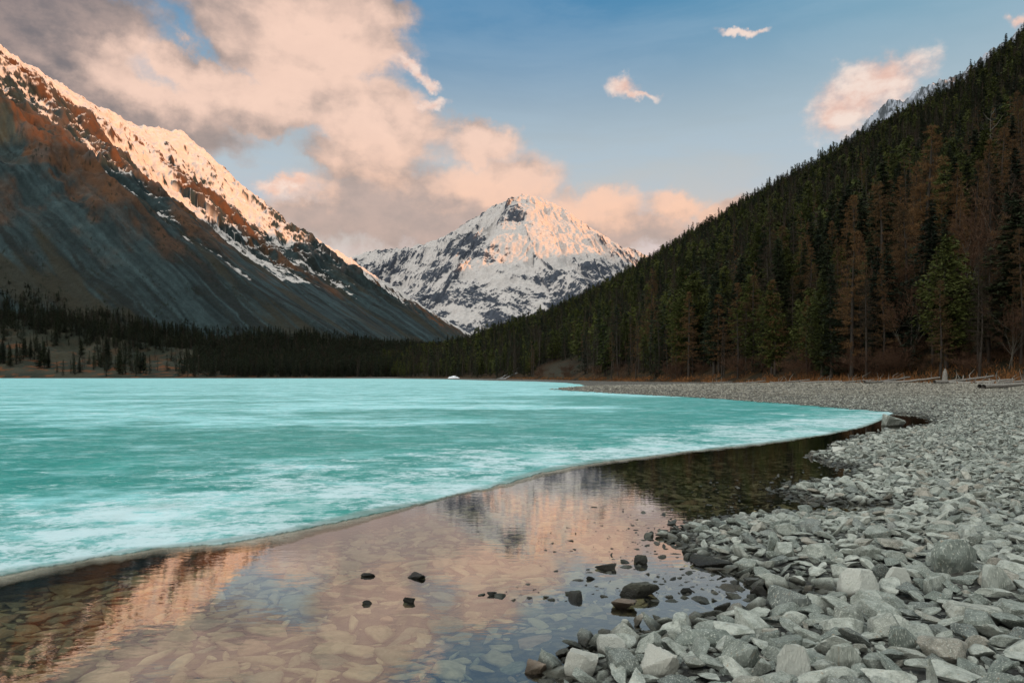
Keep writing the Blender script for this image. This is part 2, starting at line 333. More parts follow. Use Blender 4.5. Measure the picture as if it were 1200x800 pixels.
def ground_z(X, Y):
    R = np.hypot(X, Y)
    wob = np.clip(R * .010, .04, 1.2)
    D = lake_dist(X + perlin(X * 1.1, Y * 1.1, 3) * wob, Y + perlin(X * 1.1, Y * 1.1, 4) * wob)
    land = .15 * (1 - np.exp(-D / 1.0)) + .016 * np.clip(D, 0, 60) - .10 * 0 + .05 * perlin(X * .45, Y * .45, 9) * sstep(.2, 2, D)
    land = land + np.clip(D - 60, 0, 1e4) * .01 + .14 * sstep(30, 60, R) * sstep(1, 5, D)
    bed = -.24 * (1 - np.exp(D / 2.4)) - .02 * np.clip(-D - 5, 0, 40) + .02 * perlin(X * .9, Y * .9, 10)
    for (hx, hy) in MOUNDS: bed = np.maximum(bed, -.025 - ((X - hx) ** 2 + (Y - hy) ** 2) * .9)
    return np.where(D > 0, land, np.minimum(bed, -.003)), D

def build_ground():
    th = np.concatenate([np.linspace(-math.pi, -.72, 90, endpoint=False), np.linspace(-.72, .80, 760, endpoint=False), np.linspace(.80, math.pi, 90)])
    r = np.geomspace(.6, 22000, 900)
    Rr, Th = np.meshgrid(r, th, indexing='ij'); X = Rr * np.sin(Th); Y = Rr * np.cos(Th)
    Z, D = ground_z(X, Y)
    f = fbm(X * .05, Y * .05, 4, 30); g = fbm(X * .5, Y * .5, 4, 31)
    stone = np.array([.13, .135, .12]); brown = np.array([.24, .205, .16]); turf = np.array([.06, .048, .024]); orange = np.array([.15, .068, .025])
    col = np.broadcast_to(stone, X.shape + (3,)) * (1 + .35 * g[..., None])
    col = mix(col, brown, sstep(28, 60, Rr) * sstep(-.3, .25, f + .15) * .85)
    TL = tree_line(X, Y)
    col = mix(col, turf, sstep(-9, 2, TL)); col = mix(col, orange, sstep(-5, 0, TL) * sstep(-.05, .3, g + f * .5) * (1 - sstep(6, 25, TL)))
    bedc = np.array([.15, .125, .075]); deep = np.array([.03, .10, .09])
    col = np.where((D < 0)[..., None], mix(np.broadcast_to(bedc, col.shape) * (1 + .3 * g[..., None]), deep, sstep(5, 25, -D)), col)
    grid_obj('ground', X, Y, Z, M_GROUND, col, kind='structure', label='stony lake shore and shallow lake bed reaching back to the forest')

# right-hand slope: foot, crest as functions of the picture column
R_PX = [380, 430, 450, 480, 520, 560, 600, 650, 700, 760, 800, 850, 900, 950, 1000, 1060, 1100, 1150, 1200, 1300, 1500, 1800, 2600, 4000]
R_PY = [436, 432, 428, 420, 413, 404, 390, 370, 347, 314, 291, 261, 231, 202, 174, 140, 121, 87, 50, -10, -110, -220, -420, -700]
R_D1 = [900, 1000, 1050, 1100, 1150, 1150, 1120, 1080, 1040, 1000, 960, 920, 880, 840, 800, 780, 760, 740, 720, 680, 600, 480, 330, 200]
R_D0 = [800, 700, 660, 580, 500, 420, 330, 262, 205, 165, 148, 128, 116, 106, 98, 92, 88, 84, 80, 72, 60, 46, 26, 14]
def tree_line(X, Y):                   # >0 beyond the foot of the wooded slope (metres of depth)
    px = CX + F * X / np.maximum(Y, 1e-3); d0 = np.interp(px, R_PX, R_D0)
    return np.where(Y > 1, Y - d0, -50)
def right_z(X, Y):
    px = CX + F * X / np.maximum(Y, 1e-3)
    d0 = np.interp(px, R_PX, R_D0); d1 = np.interp(px, R_PX, R_D1); z1 = H + (HY - np.interp(px, R_PX, R_PY)) / F * d1
    t = (Y - d0) / (d1 - d0)
    z = np.where(t < 1, np.clip(t, -.2, 1) ** 1 * z1, z1 * (1 - .35 * (t - 1)))
    z = np.where((t > 0) & (t < 1), z1 * (t * .9 + .1 * t * t), z)
    nz = fbm(X * .006, Y * .006, 4, 40) * 22 + fbm(X * .03, Y * .03, 3, 41) * 5
    return .9 + z + nz * sstep(0.02, .35, t) * (1 - .7 * sstep(.7, 1, t)), t
def persp_grid(p0, p1, npx, d0, d1, nd):
    px = np.linspace(p0, p1, npx); d = np.geomspace(d0, d1, nd); D, PX = np.meshgrid(d, px, indexing='ij'); return (PX - CX) / F * D, D, PX
def build_right():
    px = np.concatenate([np.linspace(380, 1250, 500), np.linspace(1256, 4000, 120)]); d = np.geomspace(14, 1700, 560)
    Y, PX = np.meshgrid(d, px, indexing='ij'); X = (PX - CX) / F * Y
    Z, t = right_z(X, Y); Z = np.where(t < -.02, -3, Z)
    g = fbm(X * .04, Y * .04, 5, 50); f = fbm(X * .3, Y * .3, 4, 51)
    col = mix(np.broadcast_to(np.array([.014, .014, .008]), X.shape + (3,)), np.array([.032, .020, .011]), sstep(-.2, .3, g))
    near = 1 - sstep(0, .06, t)
    col = mix(col, np.array([.055, .030, .012]), near * sstep(-.1, .2, f)); 
    clear = sstep(.35, .8, 1 - np.hypot((PX - 655) / 40, (t - .04) / .09)) * .7; col = mix(col, np.array([.030, .030, .021]), clear)
    grid_obj('right_slope', X, Y, Z, M_MOUNT, col, kind='structure', label='steep forested slope rising from the right shore of the lake')

# ------------------------------------------------------------------ mountains
def fit_skyline(Z, Y, PX, tgt_px, tgt_py, k=9):
    tan = ((Z - H) / Y).max(0); px = PX[0]; want = (HY - np.interp(px, tgt_px, tgt_py)) / F
    rr = want / np.maximum(tan, 1e-4); ker = np.hanning(2 * k + 1); ker /= ker.sum()
    rr = np.convolve(np.pad(rr, k, 'edge'), ker, 'valid'); rr = np.clip(rr, .5, 1.25)
    return H + (Z - H) * rr[None, :]
LS = [(-700, -330, 1000), (-300, -140, 1350), (0, 54, 1800), (50, 85, 1950), (100, 116, 2080), (160, 146, 2250), (195, 151, 2350), (212, 152, 2420), (232, 168, 2500), (300, 232, 2750), (350, 266, 2950), (400, 296, 3200), (470, 342, 3600), (545, 388, 4200), (600, 425, 4700)]
def left_field(X, Y):
    P = [W(*p) for p in LS]
    P = [np.array([-2600, 300, 1100.])] + P[1:]
    wx = fbm(X / 420, Y / 420, 4, 60) * 60; wy = fbm(X / 420, Y / 420, 4, 61) * 60
    d, zr, s, side = poly_near(X + wx * .4, Y + wy * .4, P)
    z = np.where(side < 0, zr - .80 * d + .00008 * d * d, zr - .55 * d) - np.clip(1150 - Y, 0, 800) * .62
    amp = sstep(0, 260, d)
    gl = ridged(s / 210 + fbm(X / 300, Y / 300, 3, 62) * .5, d / 1500, 4, 63)        # ribs and gullies running down the slope
    g2 = ridged(s / 55, d / 420, 4, 64)
    rock = ridged(X / 120, Y / 120, 5, 65)
    hi = sstep(150, 420, z)
    fr = ridged(X / 42, Y / 42, 4, 66)
    z = z + amp * (gl - .62) * 80 * (.30 + .70 * hi) + (g2 - .6) * 12 * (.2 + .8 * hi) * (.35 + .65 * amp) + (rock - .6) * 46 * hi * (.4 + .6 * amp) + (fr - .6) * 16 * hi
    return z, d, s, gl, g2, rock, side
def slope_cols(X, Y, Z):
    du = np.gradient(np.stack([X, Y, Z], -1), axis=0); dv = np.gradient(np.stack([X, Y, Z], -1), axis=1)
    n = np.cross(dv, du); n /= np.linalg.norm(n, axis=-1, keepdims=True) + 1e-9
    return n * np.sign(n[..., 2:3] + 1e-9)
def build_left():
    X, Y, PX = persp_grid(-560, 640, 1300, 700, 5200, 900)
    Z, d, s, gl, g2, rock, side = left_field(X, Y)
    # lower benches of scree and moraine above the shore
    Z = fit_skyline(Z, Y, PX, [p[0] for p in LS], [p[1] for p in LS], 70); Z = np.maximum(Z, -20)
    n = slope_cols(X, Y, Z)
    scree = np.array([.021, .033, .035]); dark = np.array([.014, .017, .016]); brown = np.array([.095, .046, .024]); rockc = np.array([.070, .060, .054]); snow = np.array([.52, .475, .445])
    fn = fbm(X / 45, Y / 45, 5, 70); fine = fbm(X / 9, Y / 9, 4, 71); su = X * .30 + Y * .954; dv = X * .954 - Y * .30
    streak = fbm(su / 34 + fn * .35, dv / 620, 7, 72, .72); st2 = fbm(su / 150 + 4 + fn * .4, dv / 900, 5, 73, .6)
    col = mix(np.broadcast_to(scree, X.shape + (3,)), scree * 1.45, sstep(-.1, .35, streak) * 1.0) * (1 + .30 * fine[..., None]) * (1 + .9 * fbm(su / 9, dv / 160, 3, 79)[..., None]); col = mix(col, dark, sstep(-.05, .25, -streak + .2 * fn + st2 * .8) * .85)
    hi = Z / 800.
    col = mix(col, brown, sstep(-.12, .22, gl - .62 + st2 * .5 + fn * .35) * sstep(.20, .42, hi + fn * .15))
    col = mix(col, rockc, sstep(.0, .25, rock - .66 + fn * .4) * sstep(.3, .5, hi))
    col = mix(col, np.array([.030, .027, .018]), sstep(.12, .3, fbm(su / 90, dv / 330, 6, 74, .6) + .08) * (1 - sstep(.3, .5, hi)) * .8)
    px = PX; crest_d = np.interp(px, [-300, 0, 60, 130, 200, 260, 330, 400, 450, 500], [360, 340, 400, 520, 560, 520, 480, 400, 230, 60])
    sm = 1.72 - d / crest_d * 1.32 + fn * .8 + fine * .38 - (gl - .6) * 1.5 - (g2 - .6) * 1.4 + (n[..., 2] - .72) * 2.2
    sm = np.where(side > 0, sm + .4, sm)
    # narrow snow runnels lower down
    run = ridged(s / 75 + 3, d / 2600, 2, 77); sm2 = (run - .93) * 9 + fn * 1.3 - .35 - sstep(500, 900, d) * 1.2
    brush = fbm(X / 5.5, Y / 5.5, 3, 78); col = mix(col, np.array([.010, .014, .009]), sstep(.22, .34, brush) * sstep(-.05, .25, fn + st2) * (1 - sstep(.45, .65, hi)) * .8)
    col = mix(col, snow, np.clip(sstep(.42, .60, sm) + sstep(.35, .6, sm2) * sstep(.16, .3, hi) * .9, 0, 1))
    grid_obj('left_mountain', X, Y, Z, M_MOUNT, col, kind='structure', label='long mountain flank with sunlit snow along its crest and dark scree below')

CS = [(250, 350, 8600), (380, 312, 8500), (425, 297, 8400), (440, 293, 8300), (480, 290, 8200), (515, 280, 8000), (545, 262, 7900), (575, 243, 7700), (592, 235, 7600), (613, 227, 7500), (628, 230, 7550), (640, 234, 7600), (660, 244, 7700), (680, 258, 7800), (700, 271, 7900), (720, 284, 8000), (745, 294, 8100), (800, 315, 8300), (900, 350, 8500)]
SPURS = [[(613, 227, 7500), (603, 258, 7050), (624, 290, 6600), (660, 322, 6150), (700, 352, 5850), (720, 395, 5500)],
         [(575, 243, 7700), (555, 285, 7250), (528, 330, 6700), (515, 375, 6200)],
         [(603, 258, 7250), (578, 305, 6850), (566, 345, 6450), (575, 400, 5900)],
         [(680, 258, 7800), (700, 300, 7350), (730, 340, 6900), (745, 380, 6500)],
         [(480, 290, 8200), (470, 330, 7500), (450, 370, 6900)],
         [(628, 290, 7000), (622, 330, 6700), (640, 372, 6250), (645, 410, 5900)]]
def build_centre():
    X, Y, PX = persp_grid(300, 860, 900, 5300, 9300, 900)
    wx = fbm(X / 700, Y / 700, 5, 80) * 190; wy = fbm(X / 700, Y / 700, 5, 81) * 190
    d, zr, sa, side = poly_near(X + wx * .4, Y + wy * .4, [W(*p) for p in CS]); Z = zr - .80 * d; sa = sa + side * 5000; best = Z.copy()
    for q, sp in enumerate(SPURS):
        d2, z2, s2, sd2 = poly_near(X + wx * .6, Y + wy * .6, [W(*p) for p in sp]); Z2 = z2 - 1.02 * d2
        m = Z2 > best; best = np.where(m, Z2, best); d = np.where(m, d2, d); sa = np.where(m, s2 + sd2 * 3000 + q * 9000, sa)
        k = 25.; hh = np.clip(.5 + .5 * (Z - Z2) / k, 0, 1); Z = Z * hh + Z2 * (1 - hh) + k * hh * (1 - hh)
    rib = ridged(sa / 330 + wx / 700, d / 1500, 4, 82, .55); rib2 = ridged(sa / 90 + wy / 300, d / 420, 4, 83, .55)
    r1 = ridged(X / 520, Y / 520, 6, 84, .5); r2 = ridged(X / 130, Y / 130, 5, 85, .55)
    am = .25 + .75 * sstep(0, 260, d)
    Z = Z + (rib - .6) * 185 * am + (rib2 - .6) * 50 * am + (r1 - .6) * 110 + (r2 - .6) * 28
    Z = fit_skyline(Z, Y, PX, [p[0] for p in CS], [p[1] for p in CS], 26)
    n = slope_cols(X, Y, Z); fn = fbm(X / 130, Y / 130, 5, 86); fine = fbm(X / 30, Y / 30, 4, 87); band = fbm(X / 600 + Z / 900, (Z * 2.4 + X * .9) / 420, 5, 88)
    snow = np.array([.44, .41, .395]); rock = np.array([.050, .058, .075])
    sm = (n[..., 2] - np.median(n[..., 2])) * 1.9 + fn * .65 + fine * .35 + band * 1.1 + (rib - .62) * -1.7 + (rib2 - .6) * -1.3 + (Z / 1900 - .5) * 1.3
    sm = sm - np.quantile(sm[Z > 300], .38) + .55 * np.exp(-((PX - 668) / 48) ** 2) * sstep(900, 1200, Z) - .10 * (1 - sstep(500, 1100, Z))
    col = mix(np.broadcast_to(rock, X.shape + (3,)) * (1 + .5 * fine[..., None]), snow, sstep(-.16, .18, sm))
    grid_obj('snow_peak', X, Y, Z, M_MOUNT, col, kind='structure', label='snow covered rocky peak closing the valley, its summit lit by low sun')

def tent_terrain(name, P, xr, yr, n, slope, label, seed, amp, colfn):
    X, Y = np.meshgrid(np.linspace(*xr, n), np.linspace(*yr, n)); d, zr, s, side = poly_near(X, Y, P)
    Z = zr - slope * d + (ridged(X / (amp * 5), Y / (amp * 5), 5, seed) - .6) * amp; Z = np.maximum(Z, -60)
    grid_obj(name, X, Y, Z, M_MOUNT, colfn(X, Y, Z, d), kind='structure', label=label)
def build_others():
    def c1(X, Y, Z, d): 
        return mix(np.broadcast_to(np.array([.06, .06, .05]), X.shape + (3,)), np.array([.8, .8, .83]), sstep(.3, .5, Z / 1000 + fbm(X / 80, Y / 80, 4, 3) * .5))
    tent_terrain('shadow_range', [(700, -3500, 500), (760, -1500, 560), (900, -500, 600), (1050, 500, 640), (1420, 1400, 740), (2250, 2700, 950), (3330, 4500, 1500), (4100, 5900, 1700), (6000, 8500, 1500)],
                 (300, 7000), (-4000, 9500), 420, .85, 'unseen mountain range behind the forested slope, its crest shaped to cast shadow', 90, 90, c1)  # out of view; crest heights set to throw the shadow line across the valley
    P = [W(p[0], p[1] + 1 * (p[0] < 1100), p[2]) for p in [(900, 262, 1500), (960, 193, 1520), (985, 170, 1540), (1003, 156, 1550), (1020, 137, 1560), (1034, 124, 1570), (1048, 116, 1580), (1058, 122, 1590), (1072, 106, 1600), (1090, 98, 1610), (1120, 92, 1650), (1160, 62, 1680), (1188, 42, 1700), (1205, 22, 1720), (1280, -40, 1750)]]
    X, Y, PX = persp_grid(860, 1320, 520, 1250, 2100, 260)
    d, zr, s, side = poly_near(X, Y, P); Z = zr - .9 * d + (ridged(X / 60, Y / 60, 5, 95) - .62) * 34 + (ridged(X / 15, Y / 15, 4, 96) - .6) * 9
    f = fbm(X / 18, Y / 18, 5, 97); fi = fbm(X / 5, Y / 5, 4, 98)
    col = mix(np.broadcast_to(np.array([.075, .085, .095]), X.shape + (3,)), np.array([.34, .37, .43]), sstep(-.08, .10, f + .6 * fi - .04))
    grid_obj('snowy_ridge', X, Y, Z, M_MOUNT, col, kind='structure', label='rocky snow streaked ridge showing behind the wooded skyline')

# left shore moraine and valley floor
MO_PX = [-600, -200, 0, 40, 90, 150, 220, 300, 360, 420, 470, 520, 600]
MO_PY = [280, 305, 335, 348, 362, 378, 392, 399, 402, 410, 414, 416, 424]
MO_D1 = [900, 1000, 1050, 1060, 1080, 1100, 1150, 1200, 1250, 1350, 1500, 1600, 1650]
MO_D0 = [420, 560, 665, 665, 662, 658, 655, 650, 645, 640, 632, 610, 600]
def moraine_z(X, Y):
    px = CX + F * X / Y; d0 = np.interp(px, MO_PX, MO_D0); d1 = np.interp(px, MO_PX, MO_D1); z1 = H + (HY - np.interp(px, MO_PX, MO_PY)) / F * d1
    t = (Y - d0) / (d1 - d0)
    prof = np.where(t < 1, np.clip(t, -.1, 1) * (1 - .25 * np.sin(np.clip(t, 0, 1) * math.pi * 2)), 1 + .12 * (t - 1))
    return .6 + z1 * prof + fbm(X / 60, Y / 60, 4, 110) * 14 * sstep(.05, .3, t), t
def build_moraine():
    X, Y, PX = persp_grid(-560, 640, 700, 400, 2600, 420); Z, t = moraine_z(X, Y); Z = np.where(t < -.02, -3, Z)
    g = fbm(X / 50, Y / 50, 5, 111); f = fbm(X / 14, Y / 14, 4, 112)
    col = mix(np.broadcast_to(np.array([.020, .024, .017]), X.shape + (3,)), np.array([.040, .038, .026]), sstep(-.2, .3, g)); col = mix(col, np.array([.10, .042, .018]), sstep(.1, .3, f - g * .3) * (1 - sstep(.2, .5, t)))
    grid_obj('moraine_hills', X, Y, Z, M_MOUNT, col, kind='structure', label='low moraine hills along the far left shore')

# ------------------------------------------------------------------ water and ice
EDGE = [(-900, 800), (-300, 722), (-100, 694), (0, 675), (100, 657), (150, 647), (250, 637), (350, 622), (440, 602), (500, 590), (550, 576), (600, 565), (640, 553), (700, 542), (800, 530), (900, 519), (965, 510), (1015, 500), (1040, 489), (1046, 483), (1100, 472), (1300, 462)]
def edge_py(px): return np.interp(px, [e[0] for e in EDGE], [e[1] for e in EDGE])
def build_water():
    th = np.linspace(-math.pi, math.pi, 97); r = np.array([.0, 3, 10, 40, 150, 500, 1100])
    R_, T_ = np.meshgrid(r, th, indexing='ij'); X = R_ * np.sin(T_); Y = R_ * np.cos(T_)
    grid_obj('lake_water', X, Y, np.zeros_like(X), M_WATER, kind='structure', label='calm shallow lake water mirroring the mountains')
def build_ice():
    px = np.concatenate([np.linspace(-900, -110, 60), np.linspace(-100, 1110, 900), np.linspace(1120, 1300, 12)])
    dn = H * F / (edge_py(px) - HY); dn = np.convolve(np.pad(dn, 8, 'edge'), np.ones(17) / 17, 'valid')
    dn0 = dn.copy(); ex = (px - CX) / F * dn; dn = dn * (1 + .022 * fbm(ex * .6, dn * .6, 4, 120) + .016 * fbm(ex * 2.0, dn * 2.0, 5, 121, .75))
    k = np.concatenate([[0, 0, .000012], np.geomspace(.00003, 1, 700)])
    Y = dn[None, :] * (1 + k[:, None] * (900 / dn[None, :] - 1)); X = (px[None, :] - CX) / F * Y
    far = Y - dn[None, :]
    gx = np.stack([X[2], Y[2]], -1)
    # distance from the ice edge measured in plan
    De, _, _, _ = poly_near(X, Y, np.stack([(px[::8] - CX) / F * dn0[::8], dn0[::8], dn0[::8] * 0], -1))
    Z = .016 + .018 * np.clip(far / 3, 0, 1) + .010 * fbm(X * .8, Y * .8, 4, 122) * np.clip(far, 0, 1); Z[0] = -.05; Z[1] = .010
    n1 = fbm(X * .35, Y * .35, 5, 123); n2 = fbm(X * .06, Y * .14, 5, 124); n3 = fbm(X * .012, Y * .06, 5, 125)
    PX = (X / Y * F + CX)
    white = 1.05 - De / 6.6 + n1 * 1.0                       # frosty rim
    white = np.maximum(white, .34 * sstep(9, 26, De + n2 * 24) + n1 * .6 + n2 * .5 - .10)
    light = .10 + sstep(4, 34, De + n2 * 26 + n1 * 6) * .64 + n3 * .35 + n2 * .6 + n1 * .25 + sstep(60, 300, Y) * .2
    teal = np.exp(-((De - 7.5 - n1 * 2) / 3.2) ** 2); light -= teal * .75; white -= teal * .55
    # second dark teal tongue along the far beach, and pale band
    t2 = np.exp(-((Y - np.interp(PX, [500, 700, 850, 1000], [60, 58, 47, 34])) / np.interp(PX, [500, 1000], [9, 4])) ** 2) * sstep(560, 800, PX); light -= t2 * .7; white -= t2 * .25
    t3 = sstep(.18, .45, n3 + .15 * n2) * sstep(25, 60, Y); light -= t3 * .5
    edge = (1 - sstep(0.0, .22, De + n1 * .3)) * .75
    edge = np.maximum(edge, sstep(.38, .6, n1 + .2 * n2) * (1 - sstep(2, 9, De)) * .25)
    col = np.stack([np.clip(white, 0, 1), np.clip(light, 0, 1), np.clip(edge, 0, 1)], -1)
    grid_obj('lake_ice', X, Y, Z, M_ICE, col, kind='structure', label='turquoise sheet of lake ice with a frosted white edge')
    # skim of new thin ice along the edge
    wd = np.interp(px, [-300, 0, 150, 300, 420, 500, 560, 640, 700, 900, 1040], [1.0, .50, .40, .60, .45, .12, .20, .55, .60, .5, .15]) * (1 + .35 * fbm(px / 60, px * 0, 3, 130))
    a = np.linspace(0, 1, 26)[:, None]; Y2 = dn[None, :] + .03 - (wd[None, :] + .03) * a * (dn[None, :] / np.hypot(dn[None, :], 12) * 1.0 + .3); X2 = (px[None, :] - CX) / F * Y2
    al = np.clip(sstep(0, .25, a) * (1.0 - a) ** 1.1 * 1.25 + .5 * fbm(X2 * 2.2, Y2 * 2.2, 4, 131), 0, 1) * .8 * (px[None, :] < 1042)
    keep = slice(0, np.searchsorted(px, 1044))
    grid_obj('skim_ice', X2[:, keep], Y2[:, keep], np.full_like(X2[:, keep], .006), M_SKIM, np.repeat(al[..., None][:, keep], 3, -1), kind='structure', label='thin translucent new ice fringing the turquoise sheet')

# ------------------------------------------------------------------ rocks
def rock_mesh(name, seed, mat, sub=4, flat=.6, cuts=15, elong=1.25, k=70., smooth=False):
    rg = np.random.default_rng(seed); bm = bmesh.new(); bmesh.ops.create_icosphere(bm, subdivisions=sub, radius=1)
    V = np.array([v.co[:] for v in bm.verts]); Fc = np.array([[v.index for v in f.verts] for f in bm.faces]); bm.free()
    nn = rg.normal(size=(cuts, 3)); nn /= np.linalg.norm(nn, axis=1, keepdims=True); h = rg.uniform(.44, .92, cuts)
    nn = np.vstack([nn, [[0.08, .05, 1], [.05, -.04, -1]]]); nn /= np.linalg.norm(nn, axis=1, keepdims=True); h = np.append(h, [rg.uniform(.5, .75), .6])
    q = np.maximum(V @ nn.T, 1e-3) / h; r = 1 / ((q ** k).sum(1) ** (1 / k))           # soft intersection of the cutting planes
    V = V * r[:, None]
    off = seed * 7.7
    d = fbm(V[:, 0] * 2 + off, V[:, 1] * 2 + V[:, 2] * 1.7, 4, seed) * .07 + ridged(V[:, 1] * 3.1 + off, V[:, 2] * 3 + V[:, 0], 3, seed + 5) * .035
    V = V * (1 + d)[:, None]; V *= np.array([elong, 1 / elong ** .4, flat]); V /= np.abs(V[:, :2]).max()
    return mesh_np(name, V, Fc, [mat], smooth)
def gn_scatter(name, pts, rot, scl, idx, protos, label, cat=None):
    """one 'stuff' object that stands for many uncounted repeats"""
    me = bpy.data.meshes.new(name); me.vertices.add(len(pts)); me.vertices.foreach_set('co', np.asarray(pts, np.float32).ravel())
    for nm, ty, arr, key in (('rot', 'FLOAT_VECTOR', rot, 'vector'), ('scl', 'FLOAT_VECTOR', scl, 'vector'), ('idx', 'INT', idx, 'value')):
        at = me.attributes.new(nm, ty, 'POINT'); at.data.foreach_set(key, np.asarray(arr, np.int32 if ty == 'INT' else np.float32).ravel())
    o = obj(name, me, kind='stuff', label=label)
    col = bpy.data.collections.new(name + '_forms')
    for i, pm in enumerate(protos): po = bpy.data.objects.new('form_%02d' % i, pm); col.objects.link(po)
    gt = bpy.data.node_groups.new(name, 'GeometryNodeTree'); gt.interface.new_socket('Geometry', in_out='INPUT', socket_type='NodeSocketGeometry'); gt.interface.new_socket('Geometry', in_out='OUTPUT', socket_type='NodeSocketGeometry')
    L = gt.links; a = gt.nodes.new('NodeGroupInput'); b = gt.nodes.new('NodeGroupOutput'); ip = gt.nodes.new('GeometryNodeInstanceOnPoints'); ci = gt.nodes.new('GeometryNodeCollectionInfo')
    ci.inputs[0].default_value = col; ci.inputs['Separate Children'].default_value = True; ci.inputs['Reset Children'].default_value = True
    def na(nm, ty): x = gt.nodes.new('GeometryNodeInputNamedAttribute'); x.data_type = ty; x.inputs[0].default_value = nm; return [s for s in x.outputs if s.enabled and s.name == 'Attribute'][0]
    L.new(a.outputs[0], ip.inputs['Points']); L.new(ci.outputs[0], ip.inputs['Instance']); ip.inputs['Pick Instance'].default_value = True
    L.new(na('idx', 'INT'), ip.inputs['Instance Index']); L.new(na('rot', 'FLOAT_VECTOR'), ip.inputs['Rotation']); L.new(na('scl', 'FLOAT_VECTOR'), ip.inputs['Scale'])
    L.new(ip.outputs[0], b.inputs[0]); md = o.modifiers.new('scatter', 'NODES'); md.node_group = gt
    return o

HAND = [  # px, py of the base, half width px, height/width, name, label
    (1049, 500, 17, .62, 'boulder', 'large rounded grey boulder standing in the dark water beside the tip of the ice', 'boulder'),
    (1122, 676, 36, .50, 'boulder', 'big square-edged grey block rising above the stones near the right edge', 'boulder'),
    (1006, 702, 23, .75, 'boulder', 'pale grey pointed rock at the end of the narrow dark water inlet', 'rock'),
    (1053, 690, 20, .55, 'boulder', 'whitish flat-topped rock between the pointed rock and the square block', 'rock'),
    (1172, 700, 34, .45, 'boulder', 'wide smooth grey slab beside the big square-edged block at the right edge', 'rock'),
    (932, 720, 31, .42, 'boulder', 'long low rock jutting into the mouth of the narrow inlet', 'rock'),
    (826, 764, 40, .22, 'boulder', 'long thin greenish slab lying across the bottom stone pile', 'rock'),
    (682, 796, 19, .80, 'boulder', 'rounded pale speckled rock at the water end of the bottom stone pile', 'rock'),
    (722, 772, 22, .52, 'boulder', 'wedge shaped pale rock behind the rounded speckled rock', 'rock'),
    (938, 802, 28, .65, 'boulder', 'rust stained whitish rock on the bottom stone pile', 'rock'),
    (752, 699, 20, .50, 'boulder', 'dark grey flat-topped rock, largest of those standing alone in the pink reflection', 'rock'),
    (675, 703, 13, .50, 'boulder', 'black wet rock left of the largest lone rock in the shallows', 'rock'),
    (731, 712, 13, .50, 'boulder', 'small reddish rock just in front of the largest lone rock', 'rock'),
    (888, 697, 10, .62, 'boulder', 'small dark rock in the shallows off the inlet mouth', 'rock'),
    (850, 717, 10, .66, 'boulder', 'small dark rock close to the bottom stone pile edge', 'rock'),
    (804, 694, 6, .55, 'boulder', 'tiny dark stone right of the largest lone rock', 'stone'),
    (713, 668, 12, .38, 'boulder', 'flat black stone surrounded by the reflection of the peak', 'stone'),
    (750, 660, 7, .95, 'boulder', 'small upright black stone beyond the flat black one', 'stone'),
    (691, 679, 6, .4, 'boulder', 'tiny black stone near the flat black stone', 'stone'),
    (838, 664, 24, .26, 'boulder', 'long dark slab half in the water at the point of the stony spit', 'rock'),
    (628, 790, 12, .72, 'boulder', 'lone brown rock in the water beside the bottom stone pile', 'rock'),
    (428, 676, 9, .30, 'boulder', 'small black stone breaking the surface, leftmost of the far pair', 'stone'),
    (488, 678, 10, .32, 'boulder', 'small black stone breaking the surface, right one of the far pair', 'stone'),
    (430, 708, 5, .6, 'boulder', 'tiny black stone breaking the surface, left one of the near pair', 'stone'),
    (482, 707, 8, .55, 'boulder', 'rounded black stone breaking the surface, right one of the near pair', 'stone'),
    (577, 698, 5, .5, 'boulder', 'tiny black stone alone between the near pair and the black wet rock', 'stone'),
    (985, 531, 9, .35, 'boulder', 'pale flat stone alone on the dark pool near its far bank', 'stone'),
    (1095, 700, 22, .45, 'boulder', 'broad tilted rock directly below the big square-edged block', 'rock'),
    (1150, 740, 30, .38, 'boulder', 'wide shelving rock below the smooth slab at the right edge', 'rock'),
    (870, 790, 26, .55, 'boulder', 'block of grey rock left of the rust stained whitish rock', 'rock'),
    (775, 797, 27, .50, 'boulder', 'broad pale rock at the bottom edge between two speckled ones', 'rock'),
    (1000, 738, 30, .34, 'boulder', 'flat lichen-flecked rock just below the inlet', 'rock'),
    (1060, 770, 32, .40, 'boulder', 'broad tilted plate of grey rock low down on the right beach', 'rock'),
    (1000, 795, 30, .50, 'boulder', 'heavy grey rock right of the rust stained whitish rock', 'rock'),
]
